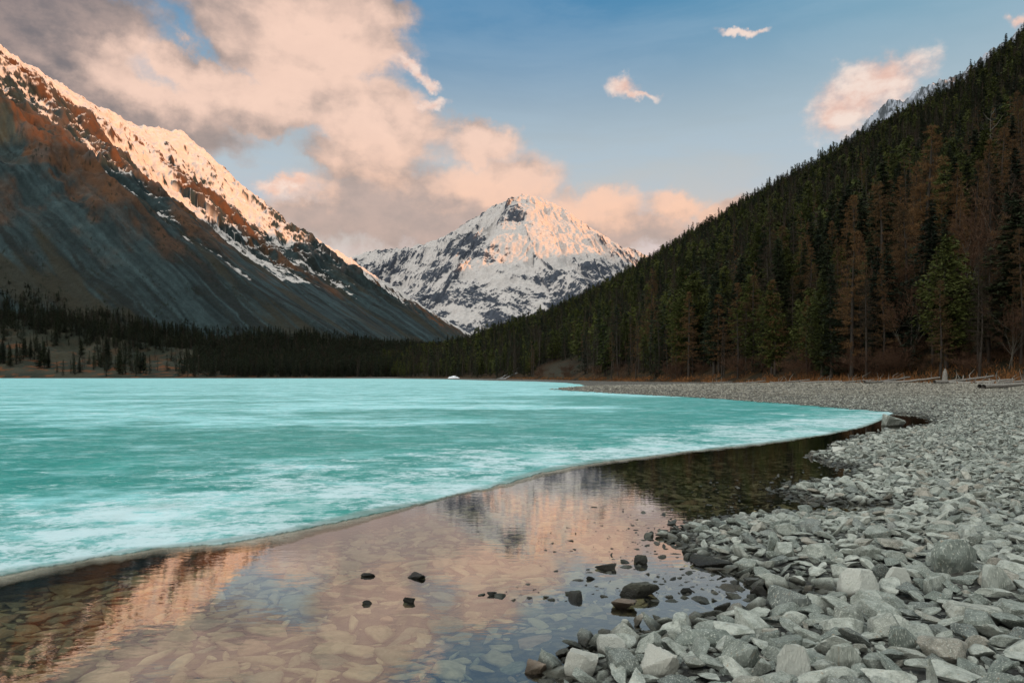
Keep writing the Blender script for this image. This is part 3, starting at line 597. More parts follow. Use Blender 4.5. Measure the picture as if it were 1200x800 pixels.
def build_rocks():
    PR = [rock_mesh('rock_form', 100 + i, M_ROCK, 4, fl, 14, el) for i, (fl, el) in enumerate([(.62, 1.2), (.45, 1.4), (.75, 1.1), (.38, 1.6), (.55, 1.3), (.68, 1.25), (.33, 1.35), (.5, 1.15), (.6, 1.5), (.42, 1.2), (.7, 1.35), (.36, 1.7), (.8, 1.15), (.5, 1.45)])]
    DK = [m.copy() for m in PR]
    for m in DK: m.materials[0] = M_WETROCK
    LO = [rock_mesh('stone_form', 200 + i, M_ROCK, 3, fl, 12, el) for i, (fl, el) in enumerate([(.62, 1.2), (.45, 1.4), (.75, 1.1), (.38, 1.6), (.55, 1.3), (.4, 1.25), (.6, 1.45), (.5, 1.2), (.7, 1.3), (.34, 1.5)])]
    placed = {}
    cell = .5
    def clash(x, y, r, f):
        cx, cy = int(math.floor(x / cell)), int(math.floor(y / cell)); k = int(math.ceil((r + .6) / cell))
        if r > .6: k = 3
        for i in range(cx - k, cx + k + 1):
            for j in range(cy - k, cy + k + 1):
                for (a, b, c) in placed.get((i, j), ()):
                    if (a - x) ** 2 + (b - y) ** 2 < (f * (c + r)) ** 2: return True
        return False
    def put(x, y, r): placed.setdefault((int(math.floor(x / cell)), int(math.floor(y / cell))), []).append((x, y, r))
    for (px, py, hw, asp, nm, lb, ct) in HAND:
        x, y = G(px, py, .02); z, D = ground_z(np.array([x]), np.array([y])); z = float(z[0])
        tm = M_RUSTROCK if any(w in lb for w in ('reddish', 'lone brown')) else M_PALEROCK if ('whitish rock on' in lb or 'whitish flat' in lb or lb.startswith(('pale', 'rounded pale', 'wedge', 'broad pale', 'rust stained'))) else None
        zz = max(z, -.06); x, y = G(px, py, max(z, 0) * .7); r = hw / F * y
        me = (DK if z < 0 and hw < 25 and ct != 'boulder' else PR)[(int(px) * 7 + int(py)) % len(PR)]
        if tm: me = me.copy(); me.materials[0] = tm
        zs = np.array([v.co[2] for v in me.vertices]); hgt = zs.max() - zs.min()
        # height wanted above the waterline / ground
        want = asp * 2 * r; base = min(z, 0) * .5; want *= .72 if z < 0 else 1; sz = want * (1.4 if z < 0 else 1.35) / hgt; r *= 1.3 if z < 0 else 1.05
        o = obj(nm, me, None, (x, y + r * .4, max(z, 0) + want - sz * zs.max() - .0), lb, ct); o.scale = (r, r * .85, sz); o.rotation_euler = (0, 0, random.choice([0, math.pi]) + random.uniform(-.25, .25)); put(x, y + r * .4, r)
    n = 450000
    px = RNG.uniform(560, 1330, n); py = 453.5 + (830 - 453.5) * RNG.uniform(0, 1, n) ** 1.25
    d = (H - .18) * F / (py - HY); X = (px - CX) / F * d; Y = d
    Z, D = ground_z(X, Y); ok = (D > -.12) & (Y < 110) | ((D > -1.5) & (Y > 5.5) & (Y < 14) & (RNG.uniform(size=n) < .13 * np.exp(D / .42)))
    X, Y, Z, D, d = X[ok], Y[ok], Z[ok], D[ok], d[ok]
    big = fbm(X * .3, Y * .3, 3, 140)
    r = np.exp(RNG.normal(math.log(.032), .50, len(X))) * (1 + .5 * big) * np.where(Y < 7, 1.2, 1); r = np.clip(r, .015, .13); r = np.where(D < .0, np.minimum(r, .09), r); r = np.maximum(r, .0014 * Y)
    r = np.where(Y > 55, np.minimum(r, .28), r)
    order = np.argsort(-r); rows = []
    for i in order:
        x, y, q = X[i], Y[i], r[i]
        if clash(x, y, q, .60): continue
        put(x, y, q); rows.append(i)
    rows = np.array(rows); X, Y, Z, D, r = X[rows], Y[rows], Z[rows], D[rows], r[rows]
    m = len(rows); tilt = np.where(RNG.uniform(size=m) < .3, .5, .22)
    rot = np.stack([RNG.normal(0, 1, m) * tilt, RNG.normal(0, 1, m) * tilt, RNG.uniform(0, 6.28, m)], -1)
    scl = r[:, None] * np.stack([RNG.uniform(.9, 1.2, m), RNG.uniform(.8, 1.1, m), RNG.uniform(.75, 1.25, m)], -1); zc = Z + r * RNG.uniform(.10, .42, m) * 1.0
    zc = np.where(D < 0, np.maximum(zc, -r * .3), zc)
    PXp = CX + F * X / Y; PYp = HY + F * (H - zc) / Y; inview = (PXp > 0) & (PXp < 1200) & (PYp < 802)
    size = np.where(inview, r / Y, 0); top = np.argsort(-size)[:262]; mask = np.ones(m, bool); mask[top] = False
    zones = [(lambda x, y: y > 770 and x < 860, 'at the water end of the bottom pile'), (lambda x, y: y > 770 and x < 1030, 'along the bottom edge under the rust stained rock'),
             (lambda x, y: y > 770, 'in the bottom right corner of the beach'), (lambda x, y: y > 715 and x < 900, 'on the upper rim of the bottom pile'),
             (lambda x, y: y > 715 and x < 1050, 'on the beach just below the narrow inlet'), (lambda x, y: y > 715, 'below the wide slabs at the right edge'),
             (lambda x, y: y > 650 and x < 960, 'beside the mouth of the narrow inlet'), (lambda x, y: y > 650 and x < 1080, 'around the pale pointed rock'), (lambda x, y: y > 650, 'around the big square-edged block'),
             (lambda x, y: x < 1000, 'on the stony spit before the dark pool'), (lambda x, y: True, 'on the open beach right of the dark pool')]
    for i in top:
        vi = int(RNG.integers(len(PR))); s = scl[i]; el = s[2] / s[0]
        where = next(t for f, t in zones if f(PXp[i], PYp[i]))
        ppx = r[i] / Y[i] * F * 2
        sizew = 'large' if ppx > 62 else 'middle-sized' if ppx > 42 else 'small' if ppx > 30 else 'fist-like'
        flatv = [.62, .45, .75, .38, .55, .68, .33, .5, .6, .42, .7, .36, .8, .5][vi] * el; shape = 'slab-like' if flatv < .42 else 'flattish' if flatv < .55 else 'blocky' if flatv < .7 else 'chunky'
        tl = 'tilted' if abs(rot[i][0]) + abs(rot[i][1]) > .5 else 'level'
        o = obj('shore_stone', PR[vi], None, (X[i], Y[i], zc[i]), '%s %s %s angular stone %s' % (sizew, tl, shape, where), 'stone', 'angular stones ' + where); o.rotation_euler = rot[i]; o.scale = s
    gn_scatter('shore_stones', np.stack([X, Y, zc], -1)[mask], rot[mask], scl[mask], RNG.integers(0, len(LO), m)[mask], LO, 'thousands of smaller grey-green angular stones covering the beach')
    print('rocks', m, time.time() - T0)
    # lake bed slabs
    BD = [rock_mesh('bed_form', 300 + i, M_BED, 3, fl, 9, el, 11., True) for i, (fl, el) in enumerate([(.42, 1.2), (.36, 1.35), (.5, 1.05), (.4, 1.3), (.34, 1.1), (.45, 1.4), (.38, 1.15), (.42, 1.3)])]
    n = 60000; px = RNG.uniform(-260, 1120, n); py = 520 + (840 - 520) * RNG.uniform(0, 1, n) ** .9; d = H * F / (py - HY) * 1.12; X = (px - CX) / F * d; Y = d
    Z, D = ground_z(X, Y); ok = (D < -.05) & (Y > 2.2) & (py < edge_py(px) + 1e9) & (Y < H * F / (edge_py(px) - HY) + 1.2)
    X, Y, Z, D = X[ok], Y[ok], Z[ok], D[ok]; r = np.clip(np.exp(RNG.normal(math.log(.072), .5, len(X))), .03, .22); r = np.maximum(r, .009 * Y)
    placed.clear(); rows = []
    for i in np.argsort(-r):
        if clash(X[i], Y[i], r[i], .50): continue
        put(X[i], Y[i], r[i]); rows.append(i)
    rows = np.array(rows); X, Y, Z, D, r = X[rows], Y[rows], Z[rows], D[rows], r[rows]; m = len(rows)
    rot = np.stack([RNG.normal(0, .12, m), RNG.normal(0, .12, m), RNG.uniform(0, 6.28, m)], -1); scl = r[:, None] * np.stack([RNG.uniform(.95, 1.3, m), RNG.uniform(.8, 1.05, m), RNG.uniform(.6, 1, m)], -1)
    zc = np.minimum(Z + r * .03, -.015 - r * .25)
    PXp = CX + F * X / Y; PYp = HY + F * (H - zc) / Y; inv = (PXp > 0) & (PXp < 1200) & (PYp < 800); size = np.where(inv, r / Y, 0); top = np.argsort(-size)[:150]; mask = np.ones(m, bool); mask[top] = False
    vz = [(lambda x, y: x < 200, 'under the mirrored sunlit snow on the left'), (lambda x, y: x < 420, 'under the shallow water left of the black stone pairs'), (lambda x, y: x < 620, 'under the pink mirrored cloud amid the black stones'), (lambda x, y: True, 'under the water off the bottom stone pile')]
    for i in top:
        where = next(t for f, t in vz if f(PXp[i], PYp[i])); ppx = r[i] / Y[i] * F * 2; sw = 'broad' if ppx > 110 else 'middling' if ppx > 75 else 'small'
        k = int(RNG.integers(len(BD))); sh = 'long' if scl[i][0] / scl[i][1] * [1.2, 1.35, 1.05, 1.3, 1.1, 1.4, 1.15, 1.3][k] > 1.5 else 'wide'
        o = obj('submerged_stone', BD[k], None, (X[i], Y[i], zc[i]), '%s %s flat tan stone %s' % (sw, sh, where), 'stone', 'flat stones ' + where); o.rotation_euler = rot[i]; o.scale = scl[i]
    gn_scatter('lakebed_stones', np.stack([X, Y, zc], -1)[mask], rot[mask], scl[mask], RNG.integers(0, len(BD), m)[mask], BD, 'flat tan stones paving the shallow lake bed')

# ------------------------------------------------------------------ trees
class Buf:
    def __init__(s): s.V = []; s.F = []; s.n = 0
    def tube(s, pts, rad, k=5):
        pts = np.asarray(pts, float); m = len(pts); dirs = np.gradient(pts, axis=0); ring = []
        for i in range(m):
            t = dirs[i] / (np.linalg.norm(dirs[i]) + 1e-9); u = np.cross(t, [0.3, .9, .1]); u /= np.linalg.norm(u) + 1e-9; v = np.cross(t, u); a = np.arange(k) * 2 * math.pi / k
            ring.append(pts[i] + rad[i] * (np.cos(a)[:, None] * u + np.sin(a)[:, None] * v))
        s.V.append(np.concatenate(ring)); j = np.arange(k); q = []
        for i in range(m - 1):
            a = s.n + i * k + j; b = s.n + i * k + (j + 1) % k; q.append(np.stack([a, b, b + k], -1)); q.append(np.stack([a, b + k, a + k], -1))
        s.F.append(np.concatenate(q)); s.n += m * k
    def tris(s, P):                     # P: (m,3,3)
        m = len(P); s.V.append(P.reshape(-1, 3)); s.F.append(s.n + np.arange(m * 3).reshape(m, 3)); s.n += m * 3
    def arrays(s): return np.concatenate(s.V), np.concatenate(s.F)
def twig_tris(base, dirs, L, w, rg):
    side = np.cross(dirs, rg.normal(size=dirs.shape)); side /= np.linalg.norm(side, axis=1, keepdims=True) + 1e-9
    return np.stack([base - side * w[:, None] * .5, base + side * w[:, None] * .5, base + dirs * L[:, None]], 1)
def clump_tris(c, size, rg, flat=.45, axis=None):
    m = len(c); a = rg.normal(size=(m, 3)) * [1, 1, flat]; b = rg.normal(size=(m, 3)) * [1, 1, flat]
    if axis is not None: a = a * .55 + axis * 1.3
    a /= np.linalg.norm(a, axis=1, keepdims=True) + 1e-9; b /= np.linalg.norm(b, axis=1, keepdims=True) + 1e-9
    a *= size[:, None]; b *= size[:, None] * .5
    return np.concatenate([np.stack([c - a * .5 - b * .5, c - a * .4 + b * .6, c + a * .8], 1), np.stack([c + a * .1 - b * .8, c + b * .9, c - a * .6], 1)])
def conifer(seed, h=20, rad=2.6, whorls=42, per=7, dens=1.0, start=.08, shape=1.0, fs=.34, bushy=0.):
    rg = np.random.default_rng(seed); T, K = Buf(), Buf(); lean = rg.normal(0, .012, 2)
    z = np.linspace(0, h, 9); tr = np.stack([lean[0] * z + .12 * np.sin(z * .3 + seed), lean[1] * z, z], -1); T.tube(tr, .016 * h * (1 - z / h) ** .9 + .02, 7)
    gap = rg.uniform(0, 6.28); 
    for i in range(whorls):
        t = start + (1 - start) * (i + rg.uniform(-.3, .3)) / whorls; zz = t * h
        cx, cy = lean[0] * zz + .12 * math.sin(zz * .3 + seed), lean[1] * zz
        prof = (1 - t) ** .72 * (.55 + .45 * min(1, (t - start) / .16 + .3)) if not bushy else math.sin(min(1, (1 - t) * 1.25 + .04) * math.pi * .5) * (.55 + .45 * min(1, (t - start) / .25 + .2))
        for j in range(per):
            if rg.uniform() < .16: continue
            az = rg.uniform(0, 6.28); L = rad * prof * rg.uniform(.55, 1.18) * (1 + .22 * math.sin(az + gap)) + .15
            m = max(2, int(L / (fs * .55) * dens)); u = np.sort(rg.uniform(.08, 1, m)); droop = (-.38 if not bushy else .05) * L; lift = rg.uniform(-.1, .35)
            c = np.stack([cx + math.cos(az) * L * u, cy + math.sin(az) * L * u, zz + lift * L * u + (droop) * u ** 1.6 + (.30 * L * u ** 3 if bushy else .12 * L * u ** 3)], -1)
            if L > .5: T.tube([[cx, cy, zz], c[m // 2], c[-1]], [.012 * L + .01, .008 * L + .008, .004], 3)
            kk = 2 if fs > .5 else 3
            cc = np.repeat(c, kk, 0); spread = (fs * .55 + .16 * L * (1 - np.repeat(u, kk) * .5))[:, None]
            cc = cc + rg.normal(0, 1, cc.shape) * spread * np.array([.6, .6, .28 + bushy * .3]); ax = np.tile([math.cos(az), math.sin(az), -.15], (len(cc), 1))
            K.tris(clump_tris(cc, rg.uniform(.6, 1.3, len(cc)) * fs, rg, .4 + bushy * .5, ax))
    K.tris(clump_tris(np.stack([np.full(8, lean[0] * h), np.full(8, lean[1] * h), h - np.linspace(0, .9, 8)], -1), np.full(8, fs * .8), rg, 1.5))
    return T.arrays(), K.arrays()
def larch(seed, h=20, rad=3.0, nb=90, tw=26, w=.035, start=.15):
    rg = np.random.default_rng(seed); T, K = Buf(), Buf(); z = np.linspace(0, h, 10); lean = rg.normal(0, .015, 2)
    bx = lambda q: np.stack([lean[0] * q + .15 * np.sin(q * .35 + seed), lean[1] * q + .1 * np.cos(q * .3), q], -1)
    T.tube(bx(z), .014 * h * (1 - z / h) ** .9 + .02, 7)
    for i in range(nb):
        t = start + (1 - start) * rg.uniform() ** .9; zz = t * h; o = bx(np.array([zz]))[0]; az = rg.uniform(0, 6.28)
        L = rad * (1 - t) ** .6 * rg.uniform(.45, 1.15) * min(1, (t - start) * 5 + .5) + .25; rise = rg.uniform(-.25, .30)
        u = np.linspace(0, 1, 5); br = o + np.stack([math.cos(az) * L * u, math.sin(az) * L * u, L * (rise * u - .22 * u ** 2 + .18 * u ** 4)], -1)
        T.tube(br, (.010 * L + .012) * (1 - u * .8), 3)
        m = int(tw * (.4 + L / rad)); v = rg.uniform(.12, 1, m); b = np.stack([np.interp(v, u, br[:, k]) for k in range(3)], -1)
        dr = rg.normal(0, .6, (m, 3)) + np.array([math.cos(az) * .55, math.sin(az) * .55, .1]); dr /= np.linalg.norm(dr, axis=1, keepdims=True); LL = rg.uniform(.35, 1.0, m) * .35 * (1 + .25 * L)
        K.tris(twig_tris(b, dr, LL, np.full(m, w), rg))
        b2 = np.repeat(b + dr * LL[:, None] * .4, 2, 0); d2 = rg.normal(0, 1, b2.shape); d2 /= np.linalg.norm(d2, axis=1, keepdims=True); K.tris(twig_tris(b2, d2, rg.uniform(.12, .4, len(b2)), np.full(len(b2), w * .9), rg))
    return T.arrays(), K.arrays()
def bare_tree(seed, h=12, stems=4, spread=.35, w=.035, depth=4, tw=7):
    rg = np.random.default_rng(seed); T, K = Buf(), Buf(); segs = []
    def grow(o, d, L, r, lv):
        n = 4; pts = [o]; dd = d.copy()
        for i in range(n): dd = dd + rg.normal(0, .10, 3) + [0, 0, .05]; dd /= np.linalg.norm(dd); pts.append(pts[-1] + dd * L / n)
        pts = np.array(pts); rr = np.linspace(r, r * .55, n + 1)
        if lv < 3: T.tube(pts, rr, 5 if lv < 2 else 3)
        else: m = n; K.tris(twig_tris(pts[:-1], pts[1:] - pts[:-1], np.ones(m) * 1.15, np.full(m, w * 1.3), rg))
        if lv >= depth:
            m = tw; b = pts[rg.integers(1, n + 1, m)]; d2 = dd + rg.normal(0, .55, (m, 3)); d2 /= np.linalg.norm(d2, axis=1, keepdims=True); K.tris(twig_tris(b, d2, rg.uniform(.4, 1, m) * .075 * h, np.full(m, w), rg)); return
        for _ in range(3 if lv else 4):
            k = int(rg.integers(2, n + 1)); nd = dd + rg.normal(0, .48, 3); nd[2] = abs(nd[2]) * .8 + .25; nd /= np.linalg.norm(nd); grow(pts[k], nd, L * rg.uniform(.5, .75), rr[k] * .6, lv + 1)
    for s in range(stems):
        d = np.array([rg.normal(0, spread), rg.normal(0, spread), 1.]); d /= np.linalg.norm(d); grow(np.array([rg.normal(0, .2), rg.normal(0, .2), -.2]), d, h * rg.uniform(.36, .5), .011 * h / math.sqrt(stems) + .02, 0)
    return T.arrays(), K.arrays()
def tree_pair(name, parts, bark, leaf):
    (tv, tf), (cv, cf) = parts; return mesh_np(name + '_trunk', tv, tf, [bark], True), mesh_np(name + '_crown', cv, cf, [leaf], False)
def tree_joined(name, parts, bark, leaf):
    (tv, tf), (cv, cf) = parts; return mesh_np(name, np.vstack([tv, cv]), np.vstack([tf, cf + len(tv)]), [bark, leaf], False, midx=np.r_[np.zeros(len(tf)), np.ones(len(cf))])
def build_trees():
    hi = {'spruce': [tree_pair('spruce', conifer(s, 20, r, 46, 8, 1.15, st, fs=.36), M_BARK, M_SPRUCE) for s, r, st in ((1, 3.1, .06), (2, 3.7, .10), (3, 2.6, .04), (4, 3.3, .16))],
          'pine': [tree_pair('pine', conifer(s, 20, r, 30, 8, 1.2, .12, fs=.46, bushy=1.), M_BARK, M_PINE) for s, r in ((11, 4.6), (12, 4.0), (13, 5.2))],
          'larch': [tree_pair('larch', larch(s, 20, r, 150, 34), M_BARK, M_LARCH) for s, r in ((21, 3.4), (22, 2.8), (23, 4.0))],
          'dull_larch': [tree_pair('dull_larch', larch(s, 20, r, 120, 28, start=.3), M_BARK, M_LARCHD) for s, r in ((26, 2.6), (27, 3.0))],
          'bare': [tree_pair('bare', bare_tree(s, 20, 3, .16, .05), M_PALEBARK, M_SHRUB) for s in (31, 32, 33)],
          'shrub': [tree_pair('shrub', bare_tree(s, 20, 9, .55, .09, 3, 9), M_SHRUB, M_SHRUB) for s in (41, 42, 43)]}
    lo = [tree_joined('far_spruce', conifer(s, 20, r, 24, 6, .8, .05, fs=.75), M_BARK, M_SPRUCE) for s, r in ((51, 3.1), (52, 3.7), (53, 2.8), (54, 2.5))] + \
         [tree_joined('far_pine', conifer(s, 20, r, 17, 6, .8, .12, fs=.95, bushy=1.), M_BARK, M_PINE) for s, r in ((61, 4.4), (62, 3.8))] + \
         [tree_joined('far_larch', larch(s, 20, r, 60, 16, .09, .2), M_BARK, m) for s, r, m in ((71, 3.0, M_LARCHD), (72, 2.6, M_LARCHD), (73, 3.2, M_LARCH))]
    print('tree forms', time.time() - T0)
    # where the wood stands: candidates spread evenly over the slope
    n = 44000; rg = np.random.default_rng(5)
    pxs = rg.uniform(430, 1420, n * 3); d = rg.uniform(60, 1250, n * 3); keep = rg.uniform(size=n * 3) < d / 1250; pxs, d = pxs[keep], d[keep]
    X = (pxs - CX) / F * d; Y = d; z, t = right_z(X, Y); gap = fbm(X / 45, Y / 45, 3, 150)
    ok = (t > .004) & (t < 1.12) & (gap > -.42) & ~((np.hypot((pxs - 655) / 30, (t - .03) / .06) < 1))
    ok &= rg.uniform(size=len(t)) < np.where(t > .9, .75, 1)
    X, Y, z, t, pxs = X[ok], Y[ok], z[ok], t[ok], pxs[ok]
    # extra density near the foot
    pe = rg.uniform(470, 1300, 1300); de = np.interp(pe, R_PX, R_D0) + rg.uniform(1.5, 60, 1300) * np.where(pe < 700, 1.8, 1); Xe = (pe - CX) / F * de; ze, te = right_z(Xe, de); k = ~((np.hypot((pe - 655) / 30, (te - .03) / .06) < 1))
    X = np.r_[X, Xe[k]]; Y = np.r_[Y, de[k]]; z = np.r_[z, ze[k]]; t = np.r_[t, te[k]]; pxs = np.r_[pxs, pe[k]]
    # thin by spacing
    cellm = {}; rows = []
    for i in np.argsort(Y + rg.uniform(0, 30, len(Y))):
        sp = 3.3 if Y[i] < 260 else 4.0; c = (int(X[i] // sp), int(Y[i] // sp))
        if c in cellm: continue
        cellm[c] = 1; rows.append(i)
    rows = np.array(rows); X, Y, z, t, pxs = X[rows], Y[rows], z[rows], t[rows], pxs[rows]; m = len(rows)
    hgt = np.clip(rg.normal(np.where(Y > 190, 13.5, 15.5), 3.6, m), 6, 24) * np.where(t < .04, .85, 1); hgt = np.where(Y > 500, hgt * 1.05, hgt)
    zone = fbm(X / 70, Y / 70, 3, 151); u = rg.uniform(size=m)
    kind = np.where(u < .48, 0, np.where(u < .68, 1, np.where(u < .82, 3, 2)))
    warm = (pxs > 980) & (Y < 230); kind = np.where(warm & (u > .50), np.where(u < .69, 2, np.where(u < .76, 4, kind)), kind); kind = np.where((Y > 330) & (kind == 2), 3, kind)
    kind = np.where((zone > .12) & (kind == 0) & (u < .25) & (Y < 600), 3, kind)
    names = ['spruce', 'pine', 'larch', 'dull_larch', 'bare']
    size = np.where((pxs > 440) & (pxs < 1215), hgt / Y, 0); top = np.argsort(-size)[:236]; mask = np.ones(m, bool); mask[top] = False
    counters = {}
    def plant(kn, x, y, zz, h, lab, cat, grp, wide=1., nm=None, seed=None):
        tm, cm = hi[kn][int(rg.integers(len(hi[kn]))) if seed is None else seed]; s = h / 20
        e = obj(nm or {'spruce': 'spruce_tree', 'pine': 'pine_tree', 'larch': 'larch_tree', 'dull_larch': 'larch_tree', 'bare': 'bare_tree', 'shrub': 'shrub'}[kn], None, None, (x, y, zz - .15), lab, cat, grp)
        e.rotation_euler = (0, 0, rg.uniform(0, 6.28)); e.scale = (s * wide, s * wide, s); e.empty_display_size = .5
        a = bpy.data.objects.new('trunk', tm); b = bpy.data.objects.new('crown', cm)
        for q in (a, b): C.objects.link(q); q.parent = e
        return e
    desc = {'spruce': ('dark narrow spruce', 'dark spruces'), 'pine': ('bushy olive green pine', 'bushy pines'), 'larch': ('bare orange-brown larch', 'bare orange larches'), 'dull_larch': ('bare dull brown larch', 'dull brown larches'), 'bare': ('leafless reddish tree', 'leafless reddish trees')}
    def tz(p, yy, h):
        a = 'by the far end of the beach' if p < 640 else 'beyond the tip of the gravel point' if p < 740 else 'behind the gravel point' if p < 850 else 'behind the orange grass strip' if p < 950 else 'left of the tall orange larch' if p < 1040 else 'between tall larch and stump' if p < 1120 else 'right of the stump'
        b = 'front-row' if yy < 22 else 'second-row' if yy < 50 else 'higher up the slope'
        c = 'tall' if h > 19 else 'medium-height' if h > 14 else 'short'
        return c, b, a
    for i in top:
        kn = names[kind[i]]; d0 = float(np.interp(pxs[i], R_PX, R_D0)); c, b, a = tz(pxs[i], Y[i] - d0, hgt[i]); dd, gg = desc[kn]
        lab = ('%s %s %s %s' % (c, dd, b, a)) if b.startswith('high') else '%s %s %s %s' % (c, b, dd, a)
        plant(kn, X[i], Y[i], z[i], hgt[i], lab, {'bare': 'tree'}.get(kn, kn.replace('dull_', '')), gg + ' on the right shore', rg.uniform(.8, 1.15))
    # the trees one can pick out
    def at(px, dd): x = (px - CX) / F * dd; zz, _ = right_z(np.array([x]), np.array([float(dd)])); return x, dd, float(zz[0])
    for (kn, px, dd, h, wd, lab, cat, sd_) in [
        ('larch', 1085, 118, 31, 1.05, 'tallest orange-brown larch, its bare crown standing above the dark trees', 'larch', 0),
        ('bare', 1140, 104, 23, .95, 'big round-headed leafless tree with red-brown twigs near the right edge', 'tree', 0),
        ('bare', 1165, 99, 17, .7, 'slender pale-stemmed leafless tree right of the round-headed one', 'tree', 1),
        ('larch', 1060, 108, 20, 1.2, 'broad rusty larch in front of the tallest orange larch', 'larch', 2),
        ('bare', 1010, 110, 14, 1.1, 'spreading leafless brown tree left of the broad rusty larch', 'tree', 2),
        ('pine', 1108, 92, 17, 1.0, 'dense green pine standing right behind the weathered stump', 'pine', 0),
        ('pine', 950, 112, 13, 1.1, 'low dense green pine at the front of the wood behind the orange grass', 'pine', 1),
        ('pine', 810, 158, 21, 1.15, 'yellow-green pine at the middle of the shore', 'pine', 2),
        ('spruce', 1190, 88, 19, 1.3, 'broad dark spruce at the right edge of the wood', 'spruce', 1),
        ('spruce', 1035, 130, 27, 1.1, 'very tall dark spruce left of the tallest orange larch', 'spruce', 0),
        ('larch', 762, 185, 25, 1.0, 'tall brown larch with layered bare branches above the gravel point', 'larch', 1),
        ('dull_larch', 720, 215, 24, 1.1, 'thin grey-brown larch with a bare top above the gravel point tip', 'larch', 0),
        ('dull_larch', 905, 150, 26, 1.2, 'tall drab larch rising over the low green pines', 'larch', 1)]:
        x, y, zz = at(px, dd); plant(kn, x, y, zz, h, lab, cat, None, wd, seed=sd_)
    # undergrowth shrubs
    for i in range(46):
        px = rg.uniform(600, 1225); d0 = float(np.interp(px, R_PX, R_D0)) + rg.uniform(.5, 7); x, y, zz = at(px, d0); c, b, a = tz(px, 1, 0)
        h = rg.uniform(2.0, 5.5); plant('shrub', x, y, zz, h, '%s reddish leafless shrub %s' % ('chest-high' if h < 3 else 'man-high' if h < 4.2 else 'tall', a), 'shrub', 'leafless shrubs at the foot of the wood', 1.25)
    # pale dead snag high on the slope
    K = Buf(); z_ = np.linspace(0, 13, 8); K.tube(np.stack([.25 * np.sin(z_ * .5), z_ * 0, z_], -1), .2 * (1 - z_ / 14), 6); br = Buf()
    for k, (zz, a, L) in enumerate([(7, .3, 2.4), (8.5, 3.5, 2), (9.7, .2, 2.6), (11, 3.1, 1.6), (6, 2.6, 1.5), (12, .6, 1.2)]): br.tube([[0, 0, zz], [math.cos(a) * L * .5, .2, zz + L * .35], [math.cos(a) * L, .3, zz + L * .9]], [.08, .05, .015], 4)
    x, y, zz = at(1162, 190); e = obj('dead_tree', None, None, (x, y, zz + 9), 'bleached forked dead trunk showing pale above the dark trees near the right edge', 'dead tree')
    e.location = (x, y, zz + 1); e.scale = (1.3, 1.3, 1.7)
    v, f = K.arrays(); obj('trunk', mesh_np('dead_trunk', v, f, [M_PALEBARK]), e); v, f = br.arrays(); obj('branches', mesh_np('dead_branches', v, f, [M_PALEBARK]), e)
    # the rest of the wood
    idx = np.where(kind == 0, rg.integers(0, 4, m), np.where(kind == 1, rg.integers(4, 6, m), np.where(kind == 3, rg.integers(6, 8, m), 8)))
    sc_ = (hgt / 20)[:, None] * np.stack([rg.uniform(.8, 1.2, m)] * 2 + [np.ones(m)], -1)
    rot = np.stack([rg.normal(0, .02, m), rg.normal(0, .02, m), rg.uniform(0, 6.28, m)], -1)
    gn_scatter('hillside_forest', np.stack([X, Y, z - .3], -1)[mask], rot[mask], sc_[mask], idx[mask], lo, 'dense mixed conifer forest covering the right mountainside')
    # left shore and valley wood
    n = 60000; pxs = rg.uniform(-420, 600, n); d = rg.uniform(640, 1650, n); X = (pxs - CX) / F * d; z, t = moraine_z(X, d); dens = fbm(X / 90, d / 90, 3, 152)
    upper = sstep(.36, .50, t + dens * .12); lowtree = sstep(.0, .3, dens) * .22; right = sstep(190, 300, pxs) * .9
    ok = (t > .01) & (rg.uniform(size=n) < np.clip(upper + lowtree + right, 0, 1)) & (t < 1.35)
    X, Y, z, t, pxs = X[ok], d[ok], z[ok], t[ok], pxs[ok]; m = len(X); print('left trees', m)
    u = rg.uniform(size=m); idx = np.where(u < .78, rg.integers(0, 4, m), rg.integers(6, 8, m)); hh = np.clip(rg.normal(14, 3.5, m), 6, 22)
    gn_scatter('far_shore_forest', np.stack([X, Y, z - .3], -1), np.stack([rg.normal(0, .02, m), rg.normal(0, .02, m), rg.uniform(0, 6.28, m)], -1), (hh / 20)[:, None] * np.array([1.05, 1.05, 1]), idx, lo, 'dark band of conifers along the far left shore and valley mouth')
    for (px, tt, h, lab) in [(3, .12, 26, 'dark spruce at the left end of the far shore'), (12, .1, 21, 'spruce second from the left end of the far shore'), (28, .22, 18, 'spruce on the tan bank left of the lone pair'), (36, .18, 21, 'taller spruce on the tan bank left of the lone pair'),
                             (47, .10, 24, 'left one of the close spruce group on the tan bank'), (52, .09, 27, 'tallest of the close spruce group on the tan bank'), (57, .1, 20, 'right one of the close spruce group on the tan bank'),
                             (95, .30, 20, 'lone spruce high on the tan bank'), (93, .05, 15, 'lone squat spruce low on the tan bank by the water'), (125, .20, 28, 'lone tall dark spruce on the open tan slope'), (118, .12, 15, 'smaller spruce beside the lone tall one'), (139, .04, 26, 'lone slim spruce at the foot of the tan slope'), (168, .06, 20, 'first spruce of the wood right of the tan slope')]:
        d0 = float(np.interp(px, MO_PX, MO_D0)); d1 = float(np.interp(px, MO_PX, MO_D1)); dd = d0 + tt * (d1 - d0); x = (px - CX) / F * dd; zz, _ = moraine_z(np.array([x]), np.array([dd]))
        plant('spruce', x, dd, float(zz[0]), h, lab, 'spruce', None, 1.25)
    print('trees', time.time() - T0)

